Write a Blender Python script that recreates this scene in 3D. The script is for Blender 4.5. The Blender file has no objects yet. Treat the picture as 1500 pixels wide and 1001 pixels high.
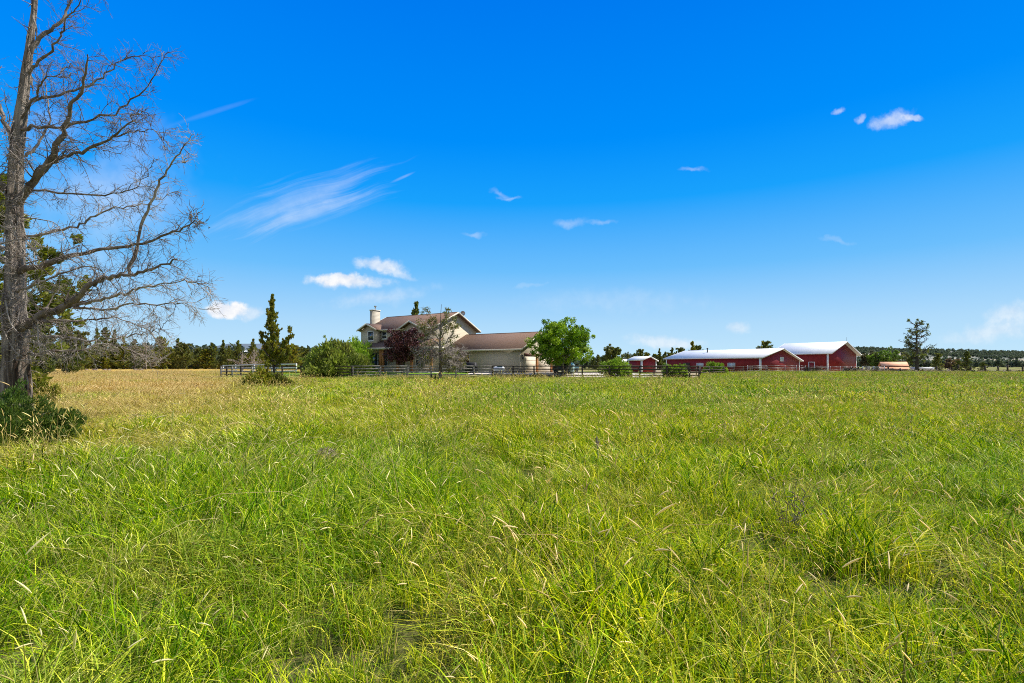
import bpy, math, random
import numpy as np
from mathutils import Vector
R = math.radians
random.seed(7)
rng = np.random.default_rng(7)
scene = bpy.context.scene
col = scene.collection

# ------------------------------------------------------------------ camera
CAMH, F, CX, HY = 1.4, 750.0, 750.0, 535.5
cam_data = bpy.data.cameras.new("camera")
cam = bpy.data.objects.new("camera", cam_data)
col.objects.link(cam)
scene.camera = cam
cam.location = (0, 0, CAMH)
cam.rotation_euler = (math.pi / 2, 0, 0)
cam_data.sensor_width = 36
cam_data.lens = 18
cam_data.shift_y = 35 / 1500
cam_data.clip_start = 0.05
cam_data.clip_end = 20000

# ------------------------------------------------------------------ sun and view
SUN_EL, SUN_AZ = 49.0, 73.0          # azimuth clockwise from +Y (away from the camera) towards +X
sd = Vector((math.sin(R(SUN_AZ)) * math.cos(R(SUN_EL)), math.cos(R(SUN_AZ)) * math.cos(R(SUN_EL)), math.sin(R(SUN_EL))))
sl = bpy.data.lights.new("sun", 'SUN')
sl.energy = 5.0
sl.angle = R(0.5)
sl.color = (1.0, 0.95, 0.86)
so = bpy.data.objects.new("sun", sl)
col.objects.link(so)
so.rotation_euler = (-sd).to_track_quat('-Z', 'Y').to_euler()
scene.view_settings.view_transform = 'Standard'
scene.view_settings.look = 'None'
scene.view_settings.exposure = 0.35
scene.view_settings.gamma = 1.0
scene.cycles.max_bounces = 6
scene.cycles.transparent_max_bounces = 8
scene.cycles.use_denoising = False
scene.cycles.filter_width = 1.0

# ------------------------------------------------------------------ node helper
class NT:
    def __init__(s, tree): s.t = tree
    def n(s, typ, **kw):
        x = s.t.nodes.new(typ)
        ins = kw.pop('ins', {})
        for k, v in kw.items(): setattr(x, k, v)
        for k, v in ins.items(): s.set(x.inputs[k], v)
        return x
    def set(s, sock, v):
        if isinstance(v, bpy.types.NodeSocket): s.t.links.new(v, sock)
        else: sock.default_value = v
    def math(s, op, a, b=0.0, c=0.0, clamp=False):
        x = s.n('ShaderNodeMath', operation=op, use_clamp=clamp)
        s.set(x.inputs[0], a); s.set(x.inputs[1], b); s.set(x.inputs[2], c)
        return x.outputs[0]
    def vmath(s, op, a, b=(0, 0, 0), out=0):
        x = s.n('ShaderNodeVectorMath', operation=op)
        s.set(x.inputs[0], a)
        if isinstance(b, (int, float)): x.inputs['Scale'].default_value = b
        else: s.set(x.inputs[1], b)
        return x.outputs[out]
    def maprange(s, v, a, b, c=0.0, d=1.0, smooth=True):
        x = s.n('ShaderNodeMapRange', interpolation_type='SMOOTHSTEP' if smooth else 'LINEAR')
        s.set(x.inputs[0], v)
        for i, q in enumerate((a, b, c, d)): s.set(x.inputs[i + 1], q)
        return x.outputs[0]
    def mix(s, fac, a, b, blend='MIX'):
        x = s.n('ShaderNodeMix', data_type='RGBA', blend_type=blend)
        s.set(x.inputs[0], fac)
        s.set(x.inputs[6], a if isinstance(a, bpy.types.NodeSocket) else (*a, 1) if len(a) == 3 else a)
        s.set(x.inputs[7], b if isinstance(b, bpy.types.NodeSocket) else (*b, 1) if len(b) == 3 else b)
        return x.outputs[2]
    def noise(s, vec, scale, detail=3, rough=0.5, dim='3D', out=0):
        x = s.n('ShaderNodeTexNoise', noise_dimensions=dim)
        s.set(x.inputs['Vector'], vec)
        s.set(x.inputs['Scale'], scale); s.set(x.inputs['Detail'], detail); s.set(x.inputs['Roughness'], rough)
        return x.outputs[out]
    def ramp(s, fac, stops, interp='LINEAR'):
        x = s.n('ShaderNodeValToRGB')
        s.set(x.inputs[0], fac)
        cr = x.color_ramp; cr.interpolation = interp
        while len(cr.elements) < len(stops): cr.elements.new(0.5)
        for e, (p, c) in zip(cr.elements, stops): e.position = p; e.color = (*c, 1)
        return x.outputs[0]

# ------------------------------------------------------------------ world: sky and its clouds (all by direction)
world = bpy.data.worlds.new("World")
scene.world = world
world.use_nodes = True
wt = NT(world.node_tree)
bg = world.node_tree.nodes['Background']
sky = wt.n('ShaderNodeTexSky', sky_type='NISHITA', sun_disc=False)
sky.sun_elevation = R(SUN_EL); sky.sun_rotation = R(SUN_AZ)
sky.altitude = 900; sky.air_density = 1.0; sky.dust_density = 0.5; sky.ozone_density = 2.0
gen = wt.n('ShaderNodeTexCoord').outputs['Generated']
sep = wt.n('ShaderNodeSeparateXYZ', ins={0: gen})
dx, dy, dz = sep.outputs
# elevation tint of the clear, polarised blue, giving way to the neutral fill towards the zenith
EXP = 2 ** 0.35
def t3(c): return tuple(v / EXP for v in c)
tint = wt.ramp(dz, [(0.0, t3((.58, .82, .97))), (.075, t3((.43, .71, .97))), (.18, t3((.15, .52, .98))),
                    (.30, t3((.01, .36, .98))), (.40, t3((.0, .27, .96))), (.58, t3((.0, .195, .87)))])
plain = wt.vmath('SCALE', sky.outputs[0], 0.12)
# neutral fill light added to the sky overhead and behind the camera
fill_mask = wt.math('MAXIMUM', wt.maprange(dy, .05, -.35), wt.maprange(dz, .62, .85))
plain = wt.mix(.5, plain, t3((.66, .64, .60)))
base = wt.mix(wt.math('SUBTRACT', 1.0, wt.math('MULTIPLY', fill_mask, .85)), plain, tint)
# cloud plane coordinates u = x/y, v = z/y in front of the camera
ysafe = wt.math('MAXIMUM', dy, 0.05)
cu = wt.math('DIVIDE', dx, ysafe); cv = wt.math('DIVIDE', dz, ysafe)
uv = wt.n('ShaderNodeCombineXYZ', ins={0: cu, 1: cv}).outputs[0]
warp = wt.vmath('SUBTRACT', wt.noise(uv, 22, 4, .55, out=1), (.5, .5, .5))
uvw = wt.vmath('ADD', uv, wt.vmath('SCALE', warp, 0.035))
nz = wt.noise(uv, 38, 5, .6)
nz2 = wt.noise(uv, 9, 3, .5)
def px2uv(px, py): return ((px - CX) / F, (HY - py) / F)
def cloud(px, py, w, h, rot, dens, soft=.55, coord=None, nz_=None, k=.55, thr=.38):
    u, v = px2uv(px, py)
    m = wt.n('ShaderNodeMapping', vector_type='TEXTURE')
    wt.set(m.inputs['Vector'], coord or uvw)
    m.inputs['Location'].default_value = (u, v, 0)
    m.inputs['Rotation'].default_value = (0, 0, R(rot))
    m.inputs['Scale'].default_value = (w / F / 2, h / F / 2, 1)
    l = wt.vmath('LENGTH', m.outputs[0], out=1)
    d = wt.math('SUBTRACT', 1.15, l)
    d = wt.math('ADD', d, wt.math('MULTIPLY', wt.math('SUBTRACT', nz_ or nz, .5), k * 2))
    d = wt.maprange(d, thr - .38, thr - .38 + soft)
    return wt.math('MULTIPLY', d, dens)
clouds = [cloud(509, 412, 130, 22, 0, .85, .9), cloud(496, 407, 66, 18, 4, .8, .6), cloud(558, 389, 84, 22, -6, .7, .95),
          cloud(585, 399, 60, 12, -14, .35, .8), cloud(330, 454, 58, 27, -2, .97, .5), cloud(364, 459, 50, 20, 0, .45, .8),
          cloud(733, 285, 38, 10, -22, .26, 1.3), cloud(748, 292, 40, 6, 0, .2, 1.2), cloud(695, 345, 38, 8, 0, .24, 1.1),
          cloud(834, 326, 58, 15, 4, .26, 1.3), cloud(882, 327, 44, 9, 0, .25, 1.2), cloud(1015, 247, 52, 8, 0, .25, 1.2),
          cloud(1229, 159, 18, 11, 25, .36, .9), cloud(1261, 173, 20, 12, 30, .36, .9), cloud(1305, 175, 74, 25, 20, .52, .95),
          cloud(1335, 171, 36, 11, -14, .5, .7), cloud(1083, 482, 40, 18, 0, .35, .9), cloud(975, 500, 130, 22, -5, .5, 1.1),
          cloud(560, 434, 190, 26, 8, .28, 1.2), cloud(1480, 458, 90, 40, 12, .42, 1.1), cloud(1455, 486, 190, 36, 10, .42, 1.2),
          cloud(1225, 353, 60, 10, -8, .14, .9), cloud(775, 419, 60, 8, 10, .12, .9), cloud(900, 440, 320, 40, 0, .12, 1.2)]
# cirrus streaks
def streakcoord(ang, sx, sy):
    m = wt.n('ShaderNodeMapping', vector_type='POINT')
    rot = wt.n('ShaderNodeVectorRotate', rotation_type='Z_AXIS')
    wt.set(rot.inputs['Vector'], wt.vmath('ADD', uv, wt.vmath('SCALE', wt.vmath('SUBTRACT', wt.noise(uv, 5, 2, .5, out=1), (.5, .5, .5)), .06)))
    rot.inputs['Angle'].default_value = R(-ang)
    wt.set(m.inputs['Vector'], rot.outputs[0]); m.inputs['Scale'].default_value = (sx, sy, 1)
    return m.outputs[0]
sn = wt.noise(streakcoord(20, 4, 55), 1.0, 5, .62)
clouds += [cloud(430, 298, 330, 74, 21, .19, .9, uv, sn, .95, .55), cloud(470, 290, 210, 34, 22, .10, 1.0, uv, sn, .9, .5),
           cloud(455, 312, 290, 46, 18, .17, .9, uv, sn, .95, .6), cloud(590, 260, 40, 5, 24, .16, 1.0, uv, sn, .4),
           cloud(310, 165, 150, 9, 17, .05, 1.1, uv, sn, .7), cloud(165, 290, 330, 230, 12, .38, 1.3, uv, nz2, .9, .5),
           cloud(90, 190, 160, 80, 5, .14, 1.3, uv, nz2, .9, .5)]
acc = clouds[0]
for c in clouds[1:]:      # 1-(1-a)(1-b)
    acc = wt.math('SUBTRACT', 1.0, wt.math('MULTIPLY', wt.math('SUBTRACT', 1.0, acc), wt.math('SUBTRACT', 1.0, c)))
acc = wt.math('MULTIPLY', acc, wt.maprange(dy, .08, .2))
ccol = wt.mix(wt.maprange(nz, .35, .65), t3((.80, .84, .93)), t3((1.0, 1.0, 1.0)))
final = wt.mix(acc, base, ccol)
wt.set(bg.inputs['Color'], final)
bg.inputs['Strength'].default_value = 1.0

# ------------------------------------------------------------------ coordinates
def WX(px, Y): return (px - CX) / F * Y
def WZ(py, Y): return CAMH + (HY - py) / F * Y
def sstep(a, b, x):
    t = np.clip((x - a) / (b - a), 0, 1); return t * t * (3 - 2 * t)
_tab = np.random.default_rng(3).random((256, 256))
def vnoise(x, y, s):
    x = np.asarray(x, float) * s + 1000.3; y = np.asarray(y, float) * s + 1000.7
    xi = np.floor(x).astype(int); yi = np.floor(y).astype(int)
    fx = x - xi; fy = y - yi; fx = fx * fx * (3 - 2 * fx); fy = fy * fy * (3 - 2 * fy)
    g = lambda i, j: _tab[(xi + i) % 256, (yi + j) % 256]
    return (g(0, 0) * (1 - fx) + g(1, 0) * fx) * (1 - fy) + (g(0, 1) * (1 - fx) + g(1, 1) * fx) * fy
def terrain(x, y):
    x = np.asarray(x, float); y = np.asarray(y, float)
    r = np.sqrt(((x + 6) / 30) ** 2 + ((y - 68) / 14) ** 2)
    h = .5 * (1 - sstep(.62, .92, r))
    h = h + (vnoise(x, y, .35) - .5) * .10 * (1 - sstep(45, 56, y)) * sstep(3, 9, y)
    return h
def tz(x, y): return float(terrain(x, y))

# ------------------------------------------------------------------ materials
MATS = {}
def pbsdf(m):
    m.use_nodes = True
    return NT(m.node_tree), m.node_tree.nodes['Principled BSDF']
def mat(name, c1, c2=None, rough=.8, scale=3.0, detail=5, bump=0.0, bscale=None, spec=.3, metal=0.0, stretch=(1, 1, 1), c3=None, sc3=None):
    m = bpy.data.materials.new(name); nt, b = pbsdf(m); MATS[name] = m
    co = nt.n('ShaderNodeTexCoord').outputs['Object']
    mp = nt.n('ShaderNodeMapping', ins={0: co}); mp.inputs['Scale'].default_value = stretch
    v = mp.outputs[0]
    n1 = nt.noise(v, scale, detail, .6)
    c = nt.mix(nt.maprange(n1, .3, .7), c1, c2 or c1)
    if c3: c = nt.mix(nt.maprange(nt.noise(v, sc3 or scale * .3, 3, .5), .5, .68), c, c3)
    nt.set(b.inputs['Base Color'], c)
    b.inputs['Roughness'].default_value = rough
    b.inputs['Specular IOR Level'].default_value = spec
    b.inputs['Metallic'].default_value = metal
    if bump:
        bp = nt.n('ShaderNodeBump', ins={'Strength': 1.0, 'Distance': bump, 'Height': nt.noise(v, bscale or scale * 2, 5, .6)})
        nt.set(b.inputs['Normal'], bp.outputs[0])
    return m
def siding(name, c1, c2, pitch, axis='Z', depth=.02, dark=.45, rough=.7):
    """lapped or ribbed cladding: a groove every `pitch` metres"""
    m = bpy.data.materials.new(name); nt, b = pbsdf(m); MATS[name] = m
    co = nt.n('ShaderNodeTexCoord').outputs['Object']
    s = nt.n('ShaderNodeSeparateXYZ', ins={0: co})
    if axis == 'Z': a = s.outputs[2]
    else: a = nt.math('ADD', s.outputs[0], s.outputs[1])
    f = nt.math('FRACT', nt.math('DIVIDE', a, pitch))
    groove = nt.maprange(f, 0, .13, 1, 0)
    c = nt.mix(nt.maprange(nt.noise(co, 1.6, 5, .6), .3, .7), c1, c2)
    c = nt.mix(nt.math('MULTIPLY', groove, dark), c, tuple(v * .35 for v in c1))
    nt.set(b.inputs['Base Color'], c)
    b.inputs['Roughness'].default_value = rough
    b.inputs['Specular IOR Level'].default_value = .25
    h = f if axis == 'Z' else nt.maprange(nt.math('ABSOLUTE', nt.math('SUBTRACT', f, .5)), .32, .45)
    bp = nt.n('ShaderNodeBump', ins={'Strength': 1.0, 'Distance': depth, 'Height': nt.math('SUBTRACT', 1.0, h) if axis == 'Z' else h})
    nt.set(b.inputs['Normal'], bp.outputs[0])
    return m
def leafmat(name, trans=.35, rough=.5, tintscale=.0, tint=(1, 1, 1)):
    """colour from the face's own colour attribute, varied a little per object"""
    m = bpy.data.materials.new(name); nt, b = pbsdf(m); MATS[name] = m
    at = nt.n('ShaderNodeAttribute', attribute_name='Col').outputs['Color']
    oi = nt.n('ShaderNodeObjectInfo').outputs['Random']
    c = nt.mix(nt.math('MULTIPLY', oi, .25), at, (.11, .10, .03))
    nt.set(b.inputs['Base Color'], c)
    b.inputs['Roughness'].default_value = rough; b.inputs['Specular IOR Level'].default_value = .25
    tr = nt.n('ShaderNodeBsdfTranslucent', ins={0: nt.mix(1.0, c, (1.25, 1.35, .7), 'MULTIPLY')})
    mx = nt.n('ShaderNodeMixShader', ins={0: trans}); nt.set(mx.inputs[1], b.outputs[0]); nt.set(mx.inputs[2], tr.outputs[0])
    nt.set(nt.t.nodes['Material Output'].inputs[0], mx.outputs[0])
    return m

mat('bark_brown', (.10, .072, .055), (.27, .22, .18), .9, 6, 6, .03, 9, stretch=(1, 1, .18), c3=(.30, .25, .20), sc3=2.2)
mat('bark_pale', (.20, .16, .13), (.50, .44, .38), .85, 7, 6, .02, 14, stretch=(1, 1, .25), c3=(.14, .10, .08), sc3=2.5)
mat('trunk_bark', (.09, .062, .045), (.46, .39, .32), .9, 9, 8, .06, 16, stretch=(1, 1, .10), c3=(.045, .028, .018), sc3=5)
mat('bark_dark', (.05, .04, .03), (.11, .09, .07), .9, 5, 5, .02, stretch=(1, 1, .3))
mat('wood_sunlit', (.15, .135, .115), (.36, .33, .29), .85, 5, 6, .006, stretch=(1, 1, 1))  # paler copy of the fence wood, with sunlight put into its colour
mat('wood_dark', (.035, .026, .02), (.09, .068, .052), .8, 5, 6, .006)
mat('wood_white', (.55, .54, .52), (.72, .71, .70), .7, 4, 4, .003)
mat('timber', (.42, .17, .055), (.55, .25, .09), .6, 4, 5, .004, stretch=(3, 3, .4))
mat('trim_cream', (.62, .56, .44), (.70, .64, .52), .6, 2)
mat('trim_white', (.78, .78, .77), (.70, .70, .69), .55, 2)
mat('door_cream', (.66, .57, .42), (.70, .61, .46), .6, 2)
siding('house_siding', (.53, .45, .32), (.56, .48, .35), .19, 'Z', .006, .45)
siding('chimney_siding', (.44, .39, .31), (.50, .45, .36), .19, 'Z', .018, .5)
siding('barn_siding', (.20, .011, .011), (.26, .018, .017), .30, 'XY', .012, .3, .5)
mat('shingles', (.14, .082, .055), (.25, .155, .11), .95, 7, 8, .015, 30, c3=(.19, .125, .095))
mat('shingle_cap', (.12, .07, .05), (.17, .10, .07), .95, 7)
mat('metal_roof', (.74, .76, .78), (.81, .82, .83), .6, .6, 3, spec=.5)
mat('window_frame', (.80, .80, .78), None, .5)
mat('metal_dark', (.05, .05, .05), (.09, .09, .09), .5, 4, metal=.4)
mat('metal_grey', (.42, .43, .44), (.55, .56, .58), .45, 4, metal=.6)
mat('black_cover', (.012, .012, .013), (.02, .02, .022), .6, 5, bump=.02)
mat('white_paint', (.80, .80, .80), (.72, .73, .74), .35, 3, spec=.5)
mat('blue_tarp', (.03, .16, .30), (.05, .22, .38), .5, 4)
mat('brown_door', (.12, .045, .03), (.18, .07, .045), .6, 3)
mat('concrete', (.50, .44, .38), (.62, .56, .49), .9, 1.2, 6, .01)
mat('pane_pale', (.42, .50, .56), None, .2, spec=.6)
mat('peach_roof', (.80, .38, .20), (.92, .50, .30), .8, 1.5, 5)
mat('brown_wall', (.20, .09, .06), (.30, .15, .10), .85, 1.5, 5)
mat('thatch', (.30, .23, .17), (.52, .43, .33), .95, 18, 6, .05, 30)
mat('rock', (.13, .09, .075), (.26, .20, .17), .95, 3, 6, .05)
mat('teal_paint', (.02, .06, .055), (.03, .08, .07), .3, 2, spec=.6)
mat('pale_teal', (.30, .42, .38), (.36, .48, .44), .4, 2)
mat('rubber', (.02, .02, .02), None, .8)
def glass():
    m = bpy.data.materials.new('window_glass'); nt, b = pbsdf(m); MATS['window_glass'] = m
    b.inputs['Base Color'].default_value = (.03, .045, .05, 1); b.inputs['Roughness'].default_value = .06
    b.inputs['Specular IOR Level'].default_value = .9; b.inputs['Coat Weight'].default_value = .6; b.inputs['Coat Roughness'].default_value = .03
glass()
leafmat('foliage', .32)
leafmat('needles', .38, .6)
leafmat('purple_leaves', .15, .5)

# ------------------------------------------------------------------ mesh building
def props(o, label=None, cat=None, group=None, kind=None):
    if label: o['label'] = label
    if cat: o['category'] = cat
    if group: o['group'] = group
    if kind: o['kind'] = kind
    return o
def empty(name, loc, rz=0, label=None, cat=None, group=None):
    o = bpy.data.objects.new(name, None); col.objects.link(o)
    o.empty_display_size = .3
    o.location = loc; o.rotation_euler = (0, 0, rz)
    return props(o, label, cat, group)
class MB:
    """collects quads / polygons as numpy blocks and links them as one object"""
    def __init__(s): s.v = []; s.f4 = []; s.fn = []; s.n = 0; s.c = []
    def quads(s, V, Q, C=None):
        s.v.append(np.asarray(V, float)); s.f4.append(np.asarray(Q, int) + s.n); s.n += len(V)
        s.c.append(np.ones((len(V), 3)) * .5 if C is None else np.asarray(C, float))
        return s
    def poly(s, V, faces):
        s.v.append(np.asarray(V, float))
        for f in faces: s.fn.append([i + s.n for i in f])
        s.n += len(V); s.c.append(np.ones((len(V), 3)) * .5)
        return s
    def box(s, x0, x1, y0, y1, z0, z1):
        V = [(x0, y0, z0), (x1, y0, z0), (x1, y1, z0), (x0, y1, z0), (x0, y0, z1), (x1, y0, z1), (x1, y1, z1), (x0, y1, z1)]
        return s.poly(V, [(0, 3, 2, 1), (4, 5, 6, 7), (0, 1, 5, 4), (1, 2, 6, 5), (2, 3, 7, 6), (3, 0, 4, 7)])
    def prism(s, poly2, a0, a1, axis):
        """extrude a 2-D polygon (other two axes in order) from a0 to a1 along axis"""
        n = len(poly2)
        def P(a, p):
            q = [0, 0, 0]; q[axis] = a; o = [i for i in range(3) if i != axis]; q[o[0]] = p[0]; q[o[1]] = p[1]; return q
        V = [P(a0, p) for p in poly2] + [P(a1, p) for p in poly2]
        F_ = [tuple(range(n)), tuple(range(2 * n - 1, n - 1, -1))] + [(i, i + n, (i + 1) % n + n, (i + 1) % n) for i in range(n)]
        return s.poly(V, F_)
    def slab(s, pts, t):
        """pts = 4 (or n) corners of an upper face; thickness t downwards"""
        n = len(pts); V = list(pts) + [(p[0], p[1], p[2] - t) for p in pts]
        return s.poly(V, [tuple(range(n)), tuple(range(2 * n - 1, n - 1, -1))] + [(i, i + n, (i + 1) % n + n, (i + 1) % n) for i in range(n)])
    def beam(s, a, b, w, h):
        """rectangular bar from a to b, w across, h up"""
        a = Vector(a); b = Vector(b); d = (b - a).normalized()
        up = Vector((0, 0, 1)) if abs(d.z) < .95 else Vector((0, 1, 0))
        sd_ = d.cross(up).normalized() * (w / 2); u = sd_.cross(d).normalized() * (h / 2)
        V = [p + i * sd_ + j * u for p in (a, b) for i, j in ((-1, -1), (1, -1), (1, 1), (-1, 1))]
        return s.poly([tuple(v) for v in V], [(0, 3, 2, 1), (4, 5, 6, 7), (0, 1, 5, 4), (1, 2, 6, 5), (2, 3, 7, 6), (3, 0, 4, 7)])
    def tube(s, path, rad, sides=6, cap=True, C=None, flute=None):
        P = np.asarray(path, float); r = np.asarray(rad, float) * np.ones(len(P)); n = len(P)
        T = np.gradient(P, axis=0); T /= np.linalg.norm(T, axis=1)[:, None] + 1e-9
        ref = np.array([0.31, .95, .05]) if abs(T[0, 1]) < .9 else np.array([1., 0, 0])
        A = np.cross(T, ref); A /= np.linalg.norm(A, axis=1)[:, None] + 1e-9
        B = np.cross(T, A)
        th = np.arange(sides) * 2 * math.pi / sides
        rr = r[:, None] * np.ones(sides)
        if flute is not None: rr = rr * flute(th[None, :], P[:, 2:3])
        V = P[:, None, :] + rr[..., None] * (np.cos(th)[None, :, None] * A[:, None, :] + np.sin(th)[None, :, None] * B[:, None, :])
        V = V.reshape(-1, 3)
        i = np.arange(n - 1)[:, None] * sides; j = np.arange(sides)[None, :]; k = (j + 1) % sides
        Q = np.stack([i + j, i + k, i + sides + k, i + sides + j], -1).reshape(-1, 4)
        s.quads(V, Q, None if C is None else np.ones((len(V), 3)) * C)
        return s
    def build(s, name, m, parent=None, smooth=False, loc=None):
        me = bpy.data.meshes.new(name)
        V = np.concatenate(s.v); nq = sum(len(q) for q in s.f4)
        Q = np.concatenate(s.f4).reshape(-1) if nq else np.zeros(0, int)
        fl = [len(f) for f in s.fn]
        L = np.concatenate([Q, np.array([i for f in s.fn for i in f], int)])
        tot = np.concatenate([np.full(nq, 4), np.array(fl, int)]).astype(int)
        me.vertices.add(len(V)); me.vertices.foreach_set('co', V.reshape(-1))
        me.loops.add(len(L)); me.loops.foreach_set('vertex_index', L)
        me.polygons.add(len(tot)); me.polygons.foreach_set('loop_start', np.concatenate([[0], np.cumsum(tot)[:-1]]))
        me.polygons.foreach_set('loop_total', tot)
        me.update(calc_edges=True)
        if smooth: me.polygons.foreach_set('use_smooth', np.ones(len(tot), bool))
        C = np.concatenate(s.c)
        at = me.color_attributes.new('Col', 'FLOAT_COLOR', 'POINT')
        at.data.foreach_set('color', np.concatenate([C, np.ones((len(C), 1))], 1).reshape(-1))
        if isinstance(m, str): m = MATS[m]
        me.materials.append(m)
        me.validate()
        o = bpy.data.objects.new(name, me)
        if parent is not False: col.objects.link(o)
        if parent: o.parent = parent
        if loc: o.location = loc
        return o
def copy_tree(o, parent=None):
    c = o.copy(); col.objects.link(c); c.parent = parent
    for ch in list(o.children): copy_tree(ch, c)
    return c
# ------------------------------------------------------------------ the ground
def grid_mesh(xs, ys, zoff=0.0, mask=None, hf=terrain):
    X, Y = np.meshgrid(xs, ys)
    Z = hf(X, Y) + zoff
    V = np.stack([X, Y, Z], -1).reshape(-1, 3)
    nx = len(xs); i, j = np.meshgrid(np.arange(len(ys) - 1), np.arange(nx - 1), indexing='ij')
    a = (i * nx + j).reshape(-1)
    Q = np.stack([a, a + 1, a + nx + 1, a + nx], -1)
    if mask is not None:
        cx = V[Q].mean(1); Q = Q[mask(cx[:, 0], cx[:, 1])]
        used = np.unique(Q); re = -np.ones(len(V), int); re[used] = np.arange(len(used)); V = V[used]; Q = re[Q]
    b = MB(); b.quads(V, Q); return b
def groundmat():
    m = bpy.data.materials.new('meadow_soil'); nt, b = pbsdf(m); MATS['meadow_soil'] = m
    p = nt.n('ShaderNodeNewGeometry').outputs['Position']
    n1 = nt.noise(p, .6, 6, .65); n2 = nt.noise(p, 14, 5, .7); n3 = nt.noise(p, .02, 4, .6)
    near = nt.mix(nt.maprange(n2, .35, .6), (.02, .045, .004), (.16, .15, .05))
    far = nt.mix(nt.maprange(n3, .4, .62), (.18, .21, .045), (.36, .28, .12))
    y = nt.n('ShaderNodeSeparateXYZ', ins={0: p}).outputs[1]
    c = nt.mix(nt.maprange(y, 40, 110), near, nt.mix(nt.math('MULTIPLY', n1, .4), far, (.10, .13, .03)))
    nt.set(b.inputs['Base Color'], c); b.inputs['Roughness'].default_value = 1; b.inputs['Specular IOR Level'].default_value = .1
    bp = nt.n('ShaderNodeBump', ins={'Strength': 1.0, 'Distance': .05, 'Height': n2}); nt.set(b.inputs['Normal'], bp.outputs[0])
groundmat()
def turf(name, c1, c2, c3, sc=1.0):
    m = bpy.data.materials.new(name); nt, b = pbsdf(m); MATS[name] = m
    p = nt.n('ShaderNodeNewGeometry').outputs['Position']
    c = nt.mix(nt.maprange(nt.noise(p, .25 * sc, 5, .65), .35, .65), c1, c2)
    c = nt.mix(nt.maprange(nt.noise(p, 3 * sc, 5, .7), .45, .7), c, c3)
    nt.set(b.inputs['Base Color'], c); b.inputs['Roughness'].default_value = 1; b.inputs['Specular IOR Level'].default_value = .1
    bp = nt.n('ShaderNodeBump', ins={'Strength': 1.0, 'Distance': .06, 'Height': nt.noise(p, 9 * sc, 4, .7)}); nt.set(b.inputs['Normal'], bp.outputs[0])
turf('dry_turf', (.62, .43, .19), (.70, .52, .27), (.48, .32, .14))
turf('lawn_turf', (.13, .26, .02), (.18, .32, .03), (.10, .19, .02), 2)
turf('yard_dirt', (.42, .32, .22), (.34, .27, .17), (.22, .22, .07), 1.5)
far = [-9000, -5000, -3000, -1800, -1100, -700, -450, -300, -220]
xs = np.array(far + list(np.arange(-160, 181, 1.5)) + [-v for v in far[::-1]])
ys = np.array([-9000, -4000, -1500, -500, -150, -50, -20, -8] + list(np.arange(0, 110, 1.0)) + list(np.arange(110, 230, 5.0)) + [260, 340, 500, 800, 1300, 2200, 4000, 9000])
props(grid_mesh(xs, ys).build('ground', 'meadow_soil', smooth=True), kind='structure')
gx = np.arange(-200, 181, 1.5); gy = np.concatenate([np.arange(45, 130, 1.0), np.arange(130, 300, 5.0)])
# dry pasture beyond the meadow on the left, mown lawn and drive round the house, dirt yard by the barns
props(grid_mesh(gx, gy, .006, lambda x, y: (y > 112 + 3 * np.sin(x * .07)) & (y < 215) & (x < -30)).build('dry_pasture', 'dry_turf', smooth=True), kind='structure')
props(grid_mesh(gx, gy, .010, lambda x, y: (y > 57.5) & (y < 92) & (x > -34 - (y - 57) * .1) & (x < -3.5 + (y - 57) * .1)).build('lawn', 'lawn_turf', smooth=True), kind='structure')
props(grid_mesh(gx, gy, .014, lambda x, y: (y > 57.6) & (y < 78) & (x > -4.5) & (x < 15 + (y - 58) * .5)).build('driveway', 'concrete', smooth=True), kind='structure')
props(grid_mesh(gx, gy, .018, lambda x, y: (y > 60 + 0 * x) & (y < 108) & (x >= 15 + np.clip(y - 58, 0, 20) * .5) & (x < 38)).build('paddock', 'yard_dirt', smooth=True), kind='structure')
props(grid_mesh(gx, gy, .022, lambda x, y: (y > 107.5) & (y < 170) & (x > 28) & (x < 100)).build('barn_yard', 'yard_dirt', smooth=True), kind='structure')

# ------------------------------------------------------------------ meadow grass
def grassmat():
    m = bpy.data.materials.new('meadow_grass'); nt, b = pbsdf(m); MATS['meadow_grass'] = m
    at = nt.n('ShaderNodeAttribute', attribute_name='Col').outputs['Color']
    dry = nt.n('ShaderNodeAttribute', attribute_name='dry', attribute_type='INSTANCER').outputs['Fac']
    lush = nt.n('ShaderNodeAttribute', attribute_name='lush', attribute_type='INSTANCER').outputs['Fac']
    c = nt.mix(lush, nt.mix(1.0, at, (1.15, 1.02, .9), 'MULTIPLY'), nt.mix(1.0, at, (.90, .95, .8), 'MULTIPLY'))
    lum = nt.n('ShaderNodeRGBToBW', ins={0: at}).outputs[0]
    straw = nt.mix(1.0, nt.mix(nt.maprange(lum, .1, .5), (.42, .26, .07), (.74, .56, .24)), (1, 1, 1), 'MULTIPLY')
    c = nt.mix(dry, c, straw)
    nt.set(b.inputs['Base Color'], c)
    b.inputs['Roughness'].default_value = .45; b.inputs['Specular IOR Level'].default_value = .06
    tr = nt.n('ShaderNodeBsdfTranslucent', ins={0: nt.mix(1.0, c, (1.3, 1.35, .35), 'MULTIPLY')})
    mx = nt.n('ShaderNodeMixShader', ins={0: .22}); nt.set(mx.inputs[1], b.outputs[0]); nt.set(mx.inputs[2], tr.outputs[0])
    nt.set(nt.t.nodes['Material Output'].inputs[0], mx.outputs[0])
grassmat()
GREENS = np.array([(.105, .26, .001), (.20, .385, .001), (.34, .49, .001), (.52, .62, .005), (.028, .085, .001), (.80, .80, .05), (.94, .86, .32)])
GP = np.array([.19, .19, .16, .12, .19, .08, .07])
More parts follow.
